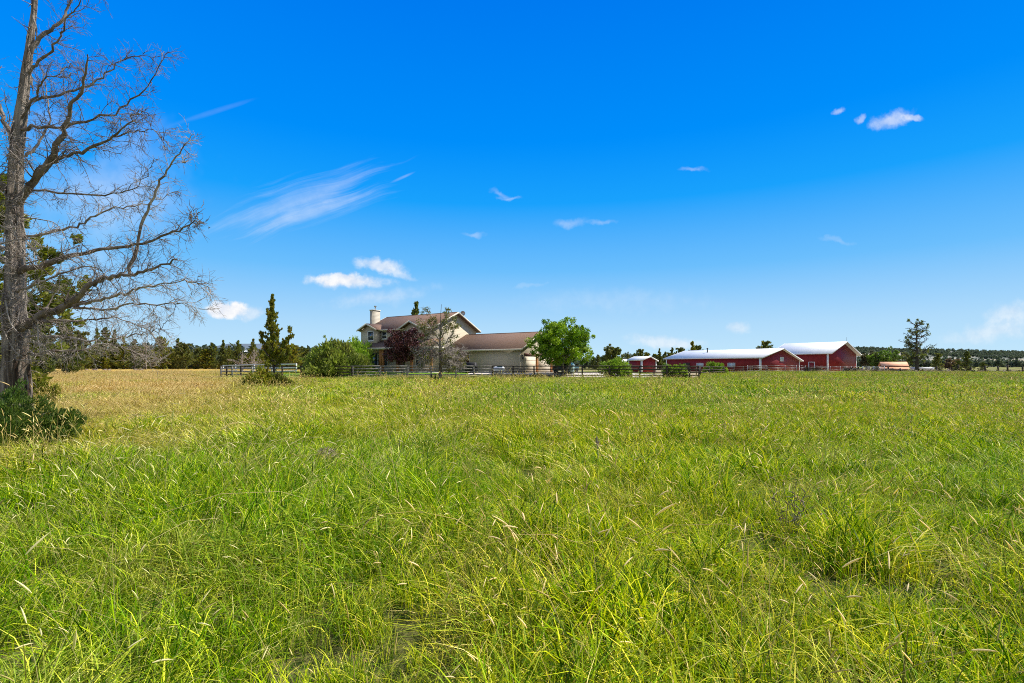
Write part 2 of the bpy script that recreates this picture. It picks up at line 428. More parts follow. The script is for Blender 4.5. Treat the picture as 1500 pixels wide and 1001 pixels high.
def tuft(n, rad, h, w, lean, seg, r, bias=0.0, pal=GP, hvar=.35, flat=0.0):
    """n grass blades; lean = how far the tip ends sideways (x height); bias pushes them all along +x"""
    a = r.random(n) * 2 * math.pi; rr = rad * np.sqrt(r.random(n))
    base = np.stack([rr * np.cos(a), rr * np.sin(a), np.zeros(n) - .02], -1)
    az = r.random(n) * 2 * math.pi
    hh = h * (1 + (r.random(n) * 2 - 1) * hvar)
    ln = hh * lean * (.25 + .95 * r.random(n))
    dirx = np.cos(az) * ln + bias * hh * (.6 + .6 * r.random(n)); diry = np.sin(az) * ln
    up = np.sqrt(np.maximum(hh ** 2 - (dirx ** 2 + diry ** 2) * .55, (hh * (.22 - .1 * flat)) ** 2))
    t = np.linspace(0, 1, seg + 1)
    # curve: rises first, bends later, tips may droop
    tx = t ** 1.9; tzv = t * (1 - (.22 + .35 * r.random(n)[:, None] * (ln / hh)[:, None]) * t ** 2.2)
    P = np.zeros((n, seg + 1, 3))
    P[:, :, 0] = base[:, 0:1] + dirx[:, None] * tx; P[:, :, 1] = base[:, 1:2] + diry[:, None] * tx
    P[:, :, 2] = base[:, 2:3] + up[:, None] * tzv
    fa = r.random(n) * math.pi; side = np.stack([np.cos(fa), np.sin(fa), np.zeros(n)], -1)
    ww = w * (.6 + .8 * r.random(n))[:, None] * np.array([.75, 1.0, .85, .55, .1] if seg == 4 else [.8, 1.0, .7, .12] if seg == 3 else [.9, .9, .12])[None, :]
    L = P - side[:, None, :] * ww[..., None] / 2; Rr = P + side[:, None, :] * ww[..., None] / 2
    V = np.stack([L, Rr], 2).reshape(-1, 3)          # n,(seg+1),2
    k = (np.arange(n) * (seg + 1) * 2)[:, None] + np.arange(seg)[None, :] * 2
    Q = np.stack([k, k + 1, k + 3, k + 2], -1).reshape(-1, 4)
    ci = r.choice(len(pal), n, p=pal / pal.sum())
    C = GREENS[ci] * (.75 + .5 * r.random(n))[:, None]
    return V, Q, np.repeat(C, (seg + 1) * 2, 0)
def stalk(n, rad, h, w, r, head=.07, hr=.0045, lean=.5, sides=4, colr=(.80, .68, .40), stemc=(.45, .48, .08)):
    b = MB()
    for i in range(n):
        a = r.random() * 6.283; rr = rad * math.sqrt(r.random()); x0, y0 = rr * math.cos(a), rr * math.sin(a)
        az = r.random() * 6.283; L = h * (.65 + .6 * r.random()); q = lean * (.3 + r.random())
        t = np.linspace(0, 1, 5)
        ang = q * (.35 + 1.0 * t)                 # from upright
        ds = L / 4
        px = np.concatenate([[0], np.cumsum(np.sin(ang[1:]) * ds)]); pz = np.concatenate([[0], np.cumsum(np.cos(ang[1:]) * ds)])
        P = np.stack([x0 + px * math.cos(az), y0 + px * math.sin(az), pz - .02], -1)
        cs = np.array(stemc) * (.7 + .6 * r.random()) if r.random() < .6 else np.array((.65, .54, .26)) * (.7 + .5 * r.random())
        b.tube(P, np.array([1, 1, .9, .8, .7]) * w / 2, 3, C=cs)
        a2 = ang[-1] + .5 * r.random() * q; hl = head * (.6 + .8 * r.random())
        tt = np.linspace(0, 1, 5); aa = a2 + .5 * q * tt
        hx = np.cumsum(np.sin(aa) * hl / 4); hz = np.cumsum(np.cos(aa) * hl / 4)
        H = np.stack([P[-1, 0] + hx * math.cos(az), P[-1, 1] + hx * math.sin(az), P[-1, 2] + hz], -1)
        b.tube(H, np.array([.45, 1, 1, .75, .15]) * hr, sides, C=np.array(colr) * (.65 + .5 * r.random()))
    return np.concatenate(b.v), np.concatenate(b.f4), np.concatenate(b.c)
tufts = bpy.data.collections.new('grass_tufts')
def add_tuft(i, *parts):
    b = MB()
    for p in parts: b.quads(*p)
    o = b.build('grass_tuft_%02d' % i, 'meadow_grass', parent=False); tufts.objects.link(o)
SP = np.array([.06, .10, .16, .18, .03, .22, .25])       # strawy palette
r_ = np.random.default_rng(11)
KINDS = {}
def reg(key, *parts):
    i = len(tufts.objects); add_tuft(i, *parts); KINDS.setdefault(key, []).append(i)
LODS = [(.15, .31, .0058, 4, 70), (.21, .30, .0085, 3, 70), (.34, .32, .017, 3, 80), (.75, .32, .034, 2, 110)]
for L, (rad, h, w, seg, n) in enumerate(LODS):
    for k in range(3):
        reg(('up', L), tuft(n, rad, h, w, .8, seg, r_, bias=.1))
        reg(('lodged', L), tuft(n, rad, h * 1.2, w, .95, seg, r_, bias=.65, flat=1))
    for k in range(2):
        reg(('strawy', L), tuft(int(n * .7), rad, h * 1.0, w * .9, .9, seg, r_, bias=.35, pal=SP))
        reg(('short', L), tuft(int(n * 1.2), rad * 1.1, h * .45, w * 1.25, .9, seg, r_))
        ns = (3, 4, 7, 12)[L]
        reg(('stalk', L), stalk(ns, rad, .50, w * .42, r_, head=(.06, .065, .09, .14)[L], hr=(.0032, .0044, .007, .012)[L], lean=.75, colr=((.92, .82, .50), (.90, .80, .46), (.72, .68, .24), (.60, .60, .16))[L]))
        reg(('fallen', L), stalk((2, 3, 5, 8)[L], rad, .85, w * .6, r_, head=(.07, .08, .11, .16)[L], hr=(.0035, .005, .008, .013)[L], lean=1.25, stemc=(.62, .52, .22)))
        reg(('stem', L), stalk(ns * 2, rad, .46, w * .32, r_, head=(.05, .06, .09, .13)[L], hr=(.0022, .004, .008, .016)[L], lean=.45, colr=(.60, .50, .18)))
def scatter(dens, y0, y1, marg, L, seed):
    r = np.random.default_rng(seed)
    W = 1.06 * y1 + marg; A = 2 * W * (y1 - y0); n = int(A * dens)
    x = (r.random(n) * 2 - 1) * W; y = y0 + r.random(n) * (y1 - y0)
    m = np.abs(x) < 1.06 * np.maximum(y, 0) + marg
    return x[m], y[m], r
px_, rot_, scl_, idx_, dry_, lush_ = [], [], [], [], [], []
def emit(x, y, L, r):
    n = len(x)
    u = x / np.maximum(y, .5)
    n1 = vnoise(x, y, .45); n2 = vnoise(x + 50, y, .12); n3 = vnoise(x, y + 90, 1.3); n4 = vnoise(x + 31, y + 7, .28)
    left = sstep(-.34, -.68, u)                                     # the meadow is drier towards the left
    dry = -.02 + .12 * sstep(.5, .75, n2) + .55 * sstep(-.45, -.8, u) * sstep(5, 8, y) * sstep(.25, .6, n1) + left * sstep(12, 26, y) * (.42 + .45 * sstep(.3, .7, n1 * .5 + n2 * .5))
    dry = dry + .06 * sstep(22, 50, y) * sstep(.3, .9, n4) + .16 * sstep(.62, .85, n3) - .10 * sstep(-.3, -.1, u) * sstep(12, 25, y)
    dry = dry - .20 * sstep(.15, .5, u) * sstep(5, 12, y)
    band = np.exp(-((y - 52) / 5.0) ** 2) * (np.abs(x + 5) < 32) * .10
    dry = np.clip(dry + band + (r.random(n) - .5) * .30, 0, 1)
    lush = np.clip(sstep(.35, .7, vnoise(x + 11, y + 13, .22)) + (r.random(n) - .5) * .4, 0, 1)
    flow = vnoise(x + 7, y + 3, .35) * 7.5 + vnoise(x, y, 1.1) * 2.2
    lod = sstep(.42, .62, vnoise(x + 70, y + 20, .30) + .25 * sstep(.1, -.5, u) - .14 * sstep(.1, .6, u))
    q = r.random(n)
    kind = np.full(n, 0)                                            # up
    kind[q < .12 + lod * .75] = 1                                         # lodged
    q2 = r.random(n)
    kind[q2 < (.09 if L < 2 else .04) + .10 * sstep(.55, .8, n3)] = 2                   # strawy
    kind[(q2 > .90)] = 3                                            # short
    q3 = r.random(n)
    pst = (.08 if L < 2 else .02) + .06 * sstep(.4, .7, n1)
    kind[q3 < pst] = 4
    kind[(q3 > (.92 if L < 2 else .97))] = 5
    kind[(q3 > .88) & (q3 < .90 + .02 * left)] = 6
    names = ['up', 'lodged', 'strawy', 'short', 'stalk', 'stem', 'fallen']
    idx = np.zeros(n, int)
    for k, nm in enumerate(names):
        ids = np.array(KINDS[(nm, L)]); m = kind == k; idx[m] = ids[r.integers(0, len(ids), m.sum())]
    rz = np.where((kind == 1) | (kind == 2), flow + (r.random(n) - .5) * 2.4, r.random(n) * 6.283)
    tilt = (r.random(n) - .5) * .25
    s = (.66 + .62 * r.random(n)) * (.42 + .50 * vnoise(x + 5, y + 5, .7) + .62 * vnoise(x + 25, y + 15, 1.7)) * (.85 + .35 * n1)
    s = s * (1 - .35 * sstep(.1, 0, np.abs(y - 54) - 2) * (y > 40))
    s = s * (1 - .30 * sstep(38, 46, y))
    keep = (y > 1.6) | (kind < 4)
    keep &= (kind != 6) | (y > 2.6)
    keep &= r.random(n) > .45 * sstep(.76, .92, vnoise(x + 60, y + 61, 1.5)) * (y < 30)
    x, y, tilt, rz, s, idx, dry, lush = [a[keep] for a in (x, y, tilt, rz, s, idx, dry, lush)]; n = len(x)
    px_.append(np.stack([x, y, terrain(x, y)], -1)); rot_.append(np.stack([tilt, (r.random(n) - .5) * .25, rz], -1))
    scl_.append(s); idx_.append(idx); dry_.append(dry); lush_.append(lush)
def meadow(x, y):      # where the tall meadow grows
    fence_y = 55.5 + .0 * x
    ok = y < fence_y
    ok |= (x < -37.5) & (y < 112)
    ok |= (x > 21.0) & (y < np.where(x > 48, 106, 98)) & (y < 56 + (x - 20.5) * 2.6)
    return ok
for L, (dens, y0, y1, mg) in enumerate([(64, .3, 6, 2.5), (36, 6, 17, 3), (13, 17, 42, 4), (3.6, 42, 110, 6)]):
    x, y, r = scatter(dens, y0, y1, mg, L, 100 + L)
    m = meadow(x, y)
    emit(x[m], y[m], L, r)
# short dry growth on the pasture behind
x, y, r = scatter(1.2, 112, 190, 6, 3, 200)
m = (x < -32); x, y = x[m], y[m]
px_.append(np.stack([x, y, terrain(x, y)], -1)); rot_.append(np.stack([0 * x, 0 * x, r.random(len(x)) * 6.28], -1))
scl_.append(.35 + .4 * r.random(len(x))); dry_.append(.9 + 0 * x); lush_.append(0 * x)
ids = np.array(KINDS[('strawy', 3)]); idx_.append(ids[r.integers(0, len(ids), len(x))])
def scatter_object(name, P, rot, scl, idx, extra, coll, **pr):
    me = bpy.data.meshes.new(name); me.vertices.add(len(P)); me.vertices.foreach_set('co', np.asarray(P, float).reshape(-1))
    def attr(nm, typ, key, data):
        a = me.attributes.new(nm, typ, 'POINT'); a.data.foreach_set(key, np.asarray(data).reshape(-1))
    attr('rot', 'FLOAT_VECTOR', 'vector', np.asarray(rot, np.float32)); attr('scl', 'FLOAT', 'value', np.asarray(scl, np.float32))
    attr('idx', 'INT', 'value', np.asarray(idx, np.int32))
    for k, v in extra.items(): attr(k, 'FLOAT', 'value', np.asarray(v, np.float32))
    o = bpy.data.objects.new(name, me); col.objects.link(o)
    g = bpy.data.node_groups.new(name + '_scatter', 'GeometryNodeTree')
    g.interface.new_socket('Geometry', in_out='INPUT', socket_type='NodeSocketGeometry')
    g.interface.new_socket('Geometry', in_out='OUTPUT', socket_type='NodeSocketGeometry')
    N = g.nodes.new; gi = N('NodeGroupInput'); go = N('NodeGroupOutput'); ip = N('GeometryNodeInstanceOnPoints'); ci = N('GeometryNodeCollectionInfo')
    ci.inputs['Collection'].default_value = coll; ci.inputs['Separate Children'].default_value = True; ci.inputs['Reset Children'].default_value = True
    ip.inputs['Pick Instance'].default_value = True
    def na(nm, dt):
        x = N('GeometryNodeInputNamedAttribute'); x.data_type = dt; x.inputs['Name'].default_value = nm
        return [s for s in x.outputs if s.enabled and s.name == 'Attribute'][0]
    g.links.new(gi.outputs[0], ip.inputs['Points']); g.links.new(ci.outputs[0], ip.inputs['Instance'])
    g.links.new(na('idx', 'INT'), ip.inputs['Instance Index']); g.links.new(na('rot', 'FLOAT_VECTOR'), ip.inputs['Rotation'])
    g.links.new(na('scl', 'FLOAT'), ip.inputs['Scale']); g.links.new(ip.outputs[0], go.inputs[0])
    md = o.modifiers.new('scatter', 'NODES'); md.node_group = g
    return props(o, **pr)
scatter_object('meadow_grass', np.concatenate(px_), np.concatenate(rot_), np.concatenate(scl_), np.concatenate(idx_),
               {'dry': np.concatenate(dry_), 'lush': np.concatenate(lush_)}, tufts,
               label='tall green meadow grass with straw coloured seed heads covering the field', cat='grass', kind='stuff')
print('grass instances', sum(len(a) for a in scl_))
# ------------------------------------------------------------------ buildings
def window(parent, x0, x1, y, z0, z1, face=-1, axis='y', name='window', mull=True, gm='window_glass'):
    """framed window on a wall; axis='y': the wall runs along x at depth y, face -1 looks to -y; axis='x': wall runs along y at x"""
    t = .09
    def bx(b, a0, a1, d0, d1, c0, c1):
        d0, d1 = sorted((y + face * d0, y + face * d1))
        if axis == 'y': b.box(a0, a1, d0, d1, c0, c1)
        else: b.box(d0, d1, a0, a1, c0, c1)
    b = MB()
    bx(b, x0, x1, .004, .07, z1 - t, z1); bx(b, x0, x1, .004, .07, z0, z0 + t)
    bx(b, x0, x0 + t, .004, .068, z0 + t, z1 - t); bx(b, x1 - t, x1, .004, .068, z0 + t, z1 - t)
    zm = (z0 + z1) / 2
    if mull: bx(b, x0 + t, x1 - t, .004, .05, zm - .03, zm + .03)
    w = b.build(name, 'window_frame', parent)
    p = MB(); bx(p, x0 + t, x1 - t, .004, .02, z0 + t, z1 - t); p.build('pane', gm, w)
    s = MB(); bx(s, x0 - .06, x1 + .06, .004, .11, z0 - .06, z0 - .003); s.build('sill', 'window_frame', w)
    return w
def gable_roof(parent, x0, x1, yf, yb, ze, zr, t, m='shingles', trim='trim_cream', yr=None, zeb=None, name='roof', rakes=(True, True), fas=.20):
    """ridge runs along x; front eave at yf, back eave at yb"""
    yr = (yf + yb) / 2 if yr is None else yr; zeb = ze if zeb is None else zeb
    b = MB()
    b.prism([(yf, ze), (yr, zr), (yb, zeb), (yb, zeb - t), (yr, zr - t), (yf, ze - t)], x0, x1, 0)
    r = b.build(name, m, parent)
    f = MB()
    for yy, zz, s in ((yf, ze, -1), (yb, zeb, 1)):
        a, c = sorted((yy + s * .004, yy + s * .035)); f.box(x0, x1, a, c, zz - fas, zz + .01)
    for xx, s, on in ((x0, -1, rakes[0]), (x1, 1, rakes[1])):
        if not on: continue
        a, c = sorted((xx + s * .004, xx + s * .04))
        f.prism([(yf, ze + .015), (yr, zr + .015), (yr, zr - fas), (yf, ze - fas)], a, c, 0)
        f.prism([(yr, zr + .015), (yb, zeb + .015), (yb, zeb - fas), (yr, zr - fas)], a, c, 0)
    f.build('fascia', trim, r)
    if m == 'shingles':
        MB().prism([(yr - .14, zr - .055), (yr, zr + .03), (yr + .14, zr - .055)], x0 + .02, x1 - .02, 0).build('ridge_cap', 'shingle_cap', r)
        MB().box(x0 + .1, x1 - .1, yf - .15, yf - .04, ze - .14, ze - .02).build('gutter', trim, r)
    return r

# farmhouse: local x runs along the long front (right), y away from the front; ground at .45
TH = 33
house = empty('farmhouse', (.96, 60, 0), R(-TH), 'two storey tan farmhouse with brown shingle roofs, chimney and attached garage', 'house')
G0 = .35
w = MB()
w.prism([(-2.2, G0), (6.8, G0), (6.8, 6.2), (2.3, 8.33), (-2.2, 6.2)], -24.3, -11.6, 0)
w.build('main_wall', 'house_siding', house)
w = MB(); w.prism([(0, G0), (9, G0), (9, 3.40), (4.5, 5.42), (0, 3.40)], -7.4, 0, 0); w.build('garage_wall', 'house_siding', house)
w = MB(); w.box(-11.6, -7.4, 2.5, 8.9, G0, 3.40); w.build('entry_wall', 'house_siding', house)
w = MB(); w.box(-23.95, -20.85, -3.05, -2.2, 3.9, 6.3); w.prism([(-23.95, 6.3), (-20.85, 6.3), (-20.85, 6.35), (-22.4, 6.88), (-23.95, 6.3)], -3.05, -2.2, 1)
w.build('bay_wall', 'house_siding', house)
gable_roof(house, -24.62, -11.1, -2.7, 7.3, 6.2, 8.5, .16)
gable_roof(house, -11.58, .5, -.5, 9.5, 3.34, 5.6, .16, name='garage_roof', rakes=(False, True))
def cross_gable(xa, xp, xb, yf, ze, zp, name):
    """small roof gable whose ridge runs back into the main roof"""
    yb = -2.7 + (zp - 6.2) / .46 + .05; ye = -2.7 + (ze - 6.2) / .46 + .02
    b = MB(); t = .12
    for xe in (xa, xb):
        P = [(xe, yf, ze), (xp, yf, zp), (xp, yb, zp), (xe, ye, ze)]
        b.slab(P, t)
    r = b.build(name, 'shingles', house)
    f = MB()
    f.prism([(xa, ze + .015), (xp, zp + .015), (xp, zp - .20), (xa, ze - .20)], yf - .04, yf - .004, 1)
    f.prism([(xp, zp + .015), (xb, ze + .015), (xb, ze - .20), (xp, zp - .20)], yf - .04, yf - .004, 1)
    f.build('fascia', 'trim_cream', r)
cross_gable(-24.3, -22.4, -20.45, -3.5, 6.22, 7.10, 'gable_roof')
w = MB(); w.prism([(-16.0, 4.3), (-13.0, 4.3), (-13.0, 6.2), (-14.6, 6.9), (-16.0, 6.2)], -2.9, -2.2, 1); w.build('bay_wall', 'house_siding', house)
cross_gable(-16.4, -14.6, -12.6, -3.4, 6.22, 7.12, 'gable_roof')
# porch roof along the front, hipped at its left end
b = MB()
def psl(pts): b.slab(pts, .12)
psl([(-24.9, -4.7, 3.68), (-9.8, -4.7, 3.68), (-9.8, -2.21, 4.78), (-23.2, -2.21, 4.78)])
psl([(-24.9, -4.7, 3.68), (-23.2, -2.21, 4.78), (-24.32, -2.21, 4.1), (-24.9, -2.21, 3.68)])
pr = b.build('porch_roof', 'shingles', house)
f = MB(); f.box(-24.9, -9.8, -4.735, -4.704, 3.48, 3.69); f.box(-24.94, -24.904, -4.735, -2.2, 3.48, 3.69); f.box(-9.796, -9.765, -4.735, -2.2, 3.48, 3.69)
f.build('fascia', 'trim_cream', pr)
b = MB(); b.box(-24.85, -9.85, -4.65, -2.205, 3.44, 3.47); b.build('porch_ceiling', 'trim_cream', house)
b = MB(); b.box(-24.6, -9.9, -4.6, -2.205, .35, .62); b.build('porch_floor', 'concrete', house)
for x in (-23.9, -23.2, -21.2, -20.7, -18.7, -18.3, -15.6, -13.2, -10.0):
    b = MB(); b.box(x - .13, x + .13, -4.45, -4.19, .62, 3.44); b.build('porch_post', 'timber', house)
# timber fence screen seen behind the rails under the porch
window(house, -22.55, -21.4, -3.05, 4.70, 6.05, name='window')
window(house, -20.75, -19.8, -2.2, 4.95, 6.0)
window(house, -19.0, -17.6, -2.2, 4.95, 6.0)
window(house, -15.2, -14.0, -2.9, 4.95, 6.0)
window(house, -22.95, -21.45, -2.2, 1.35, 3.15, mull=False)
window(house, -20.4, -19.6, -2.2, 1.35, 3.15, mull=False)
window(house, -17.6, -16.2, -2.2, 1.35, 3.0); window(house, -14.6, -13.2, -2.2, 1.35, 3.0)
b = MB(); b.box(-9.9, -8.9, 2.44, 2.495, .45, 2.55); d = b.build('front_door', 'brown_door', house)
b = MB(); b.box(-9.05, -8.99, 2.38, 2.43, 1.45, 1.55); b.build('handle', 'metal_grey', d)
# round vent under the ridge
b = MB(); th = np.linspace(0, 2 * math.pi, 17)[:-1]
b.prism([(2.3 + .27 * math.cos(a), 7.55 + .3 * math.sin(a)) for a in th], -11.6 + .004, -11.55, 0); v = b.build('gable_vent', 'trim_white', house)
b = MB(); b.prism([(2.3 + .19 * math.cos(a), 7.55 + .22 * math.sin(a)) for a in th], -11.55 + .002, -11.52, 0); b.build('louvre', 'metal_dark', v)
# chimney with pipe
b = MB(); b.box(-24.92, -24.31, -.6, .75, G0, 9.22); ch = b.build('chimney', 'chimney_siding', house)
b = MB(); b.box(-24.99, -24.24, -.67, .82, 9.225, 9.34); b.build('chimney_cap', 'trim_cream', ch)
b = MB(); b.tube([(-24.6, .1, 9.3), (-24.6, .1, 9.75)], .09, 8); b.tube([(-24.6, .1, 9.75), (-24.6, .1, 9.80), (-24.6, .1, 9.95)], [.09, .2, .17], 8); b.build('chimney_pipe', 'metal_grey', ch)
# satellite dish on the back slope
b = MB(); b.tube([(-11.6, 4.0, 7.6), (-11.6, 4.0, 8.35)], .03, 6)
for k in range(5):
    pass
b.tube([(-11.6, 3.9, 8.42), (-11.57, 3.8, 8.43), (-11.5, 3.7, 8.45)], [.04, .26, .34], 12); b.build('satellite_dish', 'metal_grey', house)
# garage doors, timber trim and lamps on the gable wall (x = 0, faces +x)
def wx(b, d0, d1, y0, y1, z0, z1): return b.box(d0, d1, y0, y1, z0, z1)
for y0, y1 in ((.95, 3.55), (4.15, 7.25)):
    d = wx(MB(), .004, .05, y0, y1, .42, 2.52).build('garage_door', 'door_cream', house)
    g = MB()
    for k in range(1, 4): wx(g, .052, .06, y0 + .02, y1 - .02, .42 + k * .525 - .012, .42 + k * .525 + .012)
    g.build('panel_seam', 'brown_wall', d)
    wx(MB(), .004, .09, y0 - .02, y1 + .02, 2.53, 2.86).build('door_band', 'brown_door', house)  # brown band across the top of each door
for y in (3.62, 7.32):
    wx(MB(), .004, .16, y, y + .34, .42, 2.84).build('door_post', 'timber', house)
b = MB(); b.box(.004, .16, .32, .46, 2.45, 2.62); b.tube([(.14, .39, 2.42), (.14, .39, 2.34), (.14, .39, 2.14)], [.05, .10, .08], 8); b.build('wall_lamp', 'metal_dark', house)
b = MB(); b.box(-7.55, 0.03, -.03, -.003, .30, .55); b.build('foundation', 'concrete', house)
b = MB(); b.box(-.13, .03, -.028, -.002, .55, 3.3); b.box(.002, .03, -.002, .13, .55, 3.35); b.build('corner_board', 'house_siding', house)
b = MB(); b.box(-7.46, -7.40, -.05, .1, .5, 3.3); b.build('downpipe', 'trim_cream', house)

def barn(name, px, Y, rz, W, L, ze, zr, zer, label, over=.5, posts=True):
    e = empty(name, (WX(px, Y), Y, 0), R(rz), label, 'barn' if W > 6 else 'shed')
    xr = W / 2
    MB().prism([(0, -.2), (W, -.2), (W, zer - .1), (xr, zr - .12), (0, ze - .1)], 0, L, 1).build('wall', 'barn_siding', e)
    t = .12
    sl = (zr - ze) / xr; sr = (zr - zer) / (W - xr)
    ofs = over * .45
    b = MB(); b.prism([(-ofs, ze - sl * ofs), (xr, zr), (W + over, zer - sr * over), (W + over, zer - sr * over - t), (xr, zr - t), (-ofs, ze - sl * ofs - t)], -over, L + over, 1)
    r = b.build('roof', 'metal_roof', e)
    f = MB()
    for yy in (-over - .04, L + over + .004):
        f.prism([(-ofs, ze - sl * ofs + .02), (xr, zr + .02), (xr, zr - .22), (-ofs, ze - sl * ofs - .22)], yy, yy + .036, 1)
        f.prism([(xr, zr + .02), (W + over, zer - sr * over + .02), (W + over, zer - sr * over - .22), (xr, zr - .22)], yy, yy + .036, 1)
    f.box(-ofs - .05, -ofs - .003, -over, L + over, ze - sl * ofs - .2, ze - sl * ofs + .02)
    f.box(W + over + .003, W + over + .05, -over, L + over, zer - sr * over - .2, zer - sr * over + .02)
    f.build('eave_trim', 'trim_white', r)
    c = MB(); tw = max(.25, W * .017)
    c.prism([(-.04, -.05), (tw, -.05), (tw, -.004), (-.004, -.004), (-.004, tw), (-.04, tw)], -.2, ze - .12, 2).build('corner_trim', 'trim_white', e)
    MB().box(W - tw, W + .04, -.05, -.004, -.2, zer - .12).build('corner_trim', 'trim_white', e)
    MB().box(-.04, -.004, L - tw, L, -.2, ze - .12).build('corner_trim', 'trim_white', e)
    return e
lb = barn('long_barn', 1114, 105, 36, 16.7, 23.3, 3.12, 5.10, 2.62, 'long low red barn with white metal roof and stovepipe', over=.6)
for y0 in (2.9 + .6, 9.6, 15.4):
    pass
def barn_long_u(px, Yc, rz, pxc):      # distance along the long side for a picture column
    r = (px - CX) / F; s, c = math.sin(R(rz)), math.cos(R(rz)); x0 = WX(pxc, Yc)
    return (x0 - r * Yc) / (s + r * c)
def side_win(e, u, wdt, z0, z1, mull=True):
    w_ = window(e, u - wdt / 2, u + wdt / 2, 0, z0, z1, -1, 'x', mull=False, gm='pane_pale')
    if mull: MB().box(-.06, -.022, u - .06, u + .06, z0 + .09, z1 - .09).build('mullion', 'window_frame', w_)
for pxw in (1071.5, 1025.5):
    side_win(lb, barn_long_u(pxw, 105, 36, 1114), 1.75, 1.05, 1.95)
u = barn_long_u(1005.5, 105, 36, 1114)
MB().box(-.06, -.004, u - .9, u + .9, -.1, 2.0).build('door', 'wood_dark', lb)
w_ = window(lb, 7.9, 9.5, 0, 2.35, 3.2, -1, 'y', mull=False, gm='pane_pale'); MB().box(8.65, 8.75, -.06, -.022, 2.44, 3.11).build('mullion', 'window_frame', w_)
b = MB(); b.tube([(5.6, 15.8, 3.9), (5.6, 15.8, 5.35)], .13, 8); b.tube([(5.6, 15.8, 5.35), (5.6, 15.8, 5.5)], .2, 8); b.build('stovepipe', 'metal_dark', lb)
bb = barn('tall_barn', 1213, 125, 36, 16.7, 13.4, 4.52, 7.45, 4.42, 'tall red barn with white metal roof, behind the end of the long barn', over=1.0)
u = barn_long_u(1189, 125, 36, 1213)
b = MB()
for a, c_, z0, z1 in ((u - .75, u - .6, 0, 2.15), (u + .6, u + .75, 0, 2.15), (u - .75, u + .75, 2.152, 2.3)): b.box(-.06, -.004, a, c_, z0, z1)
dr = b.build('door_frame', 'trim_white', bb); MB().box(-.03, -.004, u - .598, u + .598, 0, 2.148).build('door', 'barn_siding', dr)
b = MB(); b.tube([(8.35, -.9, 7.4), (8.35, -.9, 8.5)], .03, 5); b.build('lightning_rod', 'metal_dark', bb)
sh = barn('small_shed', 940, 104, 34, 4.4, 3.6, 2.62, 3.30, 2.5, 'little red shed with white roof between the shrubs', over=.35)

# parked car, tank, grill, boxes
def ellip(b, c, r, nu=12, nv=8):
    u = np.linspace(0, 2 * math.pi, nu + 1)[:-1]; v = np.linspace(-math.pi / 2, math.pi / 2, nv + 1)
    V = np.array([(c[0] + r[0] * math.cos(b_) * math.cos(a), c[1] + r[1] * math.cos(b_) * math.sin(a), c[2] + r[2] * math.sin(b_)) for b_ in v for a in u])
    Q = [(i * nu + j, i * nu + (j + 1) % nu, (i + 1) * nu + (j + 1) % nu, (i + 1) * nu + j) for i in range(nv) for j in range(nu)]
    b.quads(V, Q); return b
T = empty('propane_tank', (WX(731, 58.6), 58.6, tz(WX(731, 58.6), 58.6)), R(-25), 'small white propane tank with a blue top lid beside the garage wall', 'tank')
b = MB(); xs_ = np.array([-.68, -.66, -.6, -.5, .5, .6, .66, .68]); b.tube([(x, 0, .55) for x in xs_], [.02, .14, .24, .29, .29, .24, .14, .02], 16); b.build('tank_body', 'white_paint', T, smooth=True)
for x in (-.42, .42): MB().box(x - .05, x + .05, -.2, .2, -.02, .30).build('leg', 'metal_grey', T)
b = MB(); b.prism([(-.2, .80), (.2, .80), (.14, .95), (-.14, .95)], -.15, .5, 0); b.build('lid', 'blue_tarp', T)
T = empty('barbecue_grill', (WX(691, 60.5), 60.0, tz(WX(691, 60.5), 60.0)), R(-33), 'covered black barbecue grill at the left end of the garage wall', 'grill')
b = MB(); b.prism([(-.38, .05), (.38, .05), (.36, .85), (.30, 1.15), (.1, 1.25), (-.2, 1.22), (-.36, .9)], -.65, .65, 0); b.build('cover', 'black_cover', T)
b = MB(); b.box(.652, .95, -.3, .3, .8, .86); b.build('side_shelf', 'metal_dark', T)
for x in (-.5, .5): MB().tube([(x - .04, -.4, .08), (x + .04, -.4, .08)], .09, 10).build('wheel', 'rubber', T)
T = empty('wooden_crate', (WX(790, 57.3), 57.3, tz(WX(790, 57.3), 57.3)), R(-10), 'small dark wooden crate on the drive behind the fence', 'crate')
b = MB()
for k in range(3):
    for y in (-.25, .25): b.box(-.28, .28, y - .012, y + .012, .03 + k * .12, .03 + k * .12 + .1)
    for x in (-.29, .29): b.box(x - .012, x + .012, -.238, .238, .03 + k * .12, .03 + k * .12 + .1)
b.box(-.278, .278, -.238, .238, .02, .03); b.build('slats', 'wood_dark', T)
xx, yy = WX(829, 61.5), 61.5
T = empty('parked_car', (xx, yy, tz(xx, yy)), R(-28), 'dark green car parked in the shade behind the bright green tree', 'car')
b = MB(); b.prism([(-.85, .28), (.85, .28), (.88, .62), (.84, .86), (-.84, .86), (-.88, .62)], -2.1, 2.1, 1); b.build('body', 'teal_paint', T)
b = MB(); V = [(-.8, -1.7, .862), (.8, -1.7, .862), (.8, 1.0, .862), (-.8, 1.0, .862), (-.62, -1.25, 1.42), (.62, -1.25, 1.42), (.62, .35, 1.42), (-.62, .35, 1.42)]
b.poly(V, [(4, 5, 6, 7), (0, 1, 5, 4), (1, 2, 6, 5), (2, 3, 7, 6), (3, 0, 4, 7)]); b.build('cabin', 'window_glass', T)
b = MB(); b.box(-.60, .60, -1.2, .3, 1.425, 1.45); b.build('car_roof', 'teal_paint', T)
for x in (-.8, .8):
    for y in (-1.35, 1.35):
        wl = MB().tube([(x - .1, y, .3), (x + .1, y, .3)], .31, 16).build('wheel', 'rubber', T)
        MB().tube([(x - .112, y, .3), (x + .112, y, .3)], .17, 10).build('rim', 'metal_grey', wl)
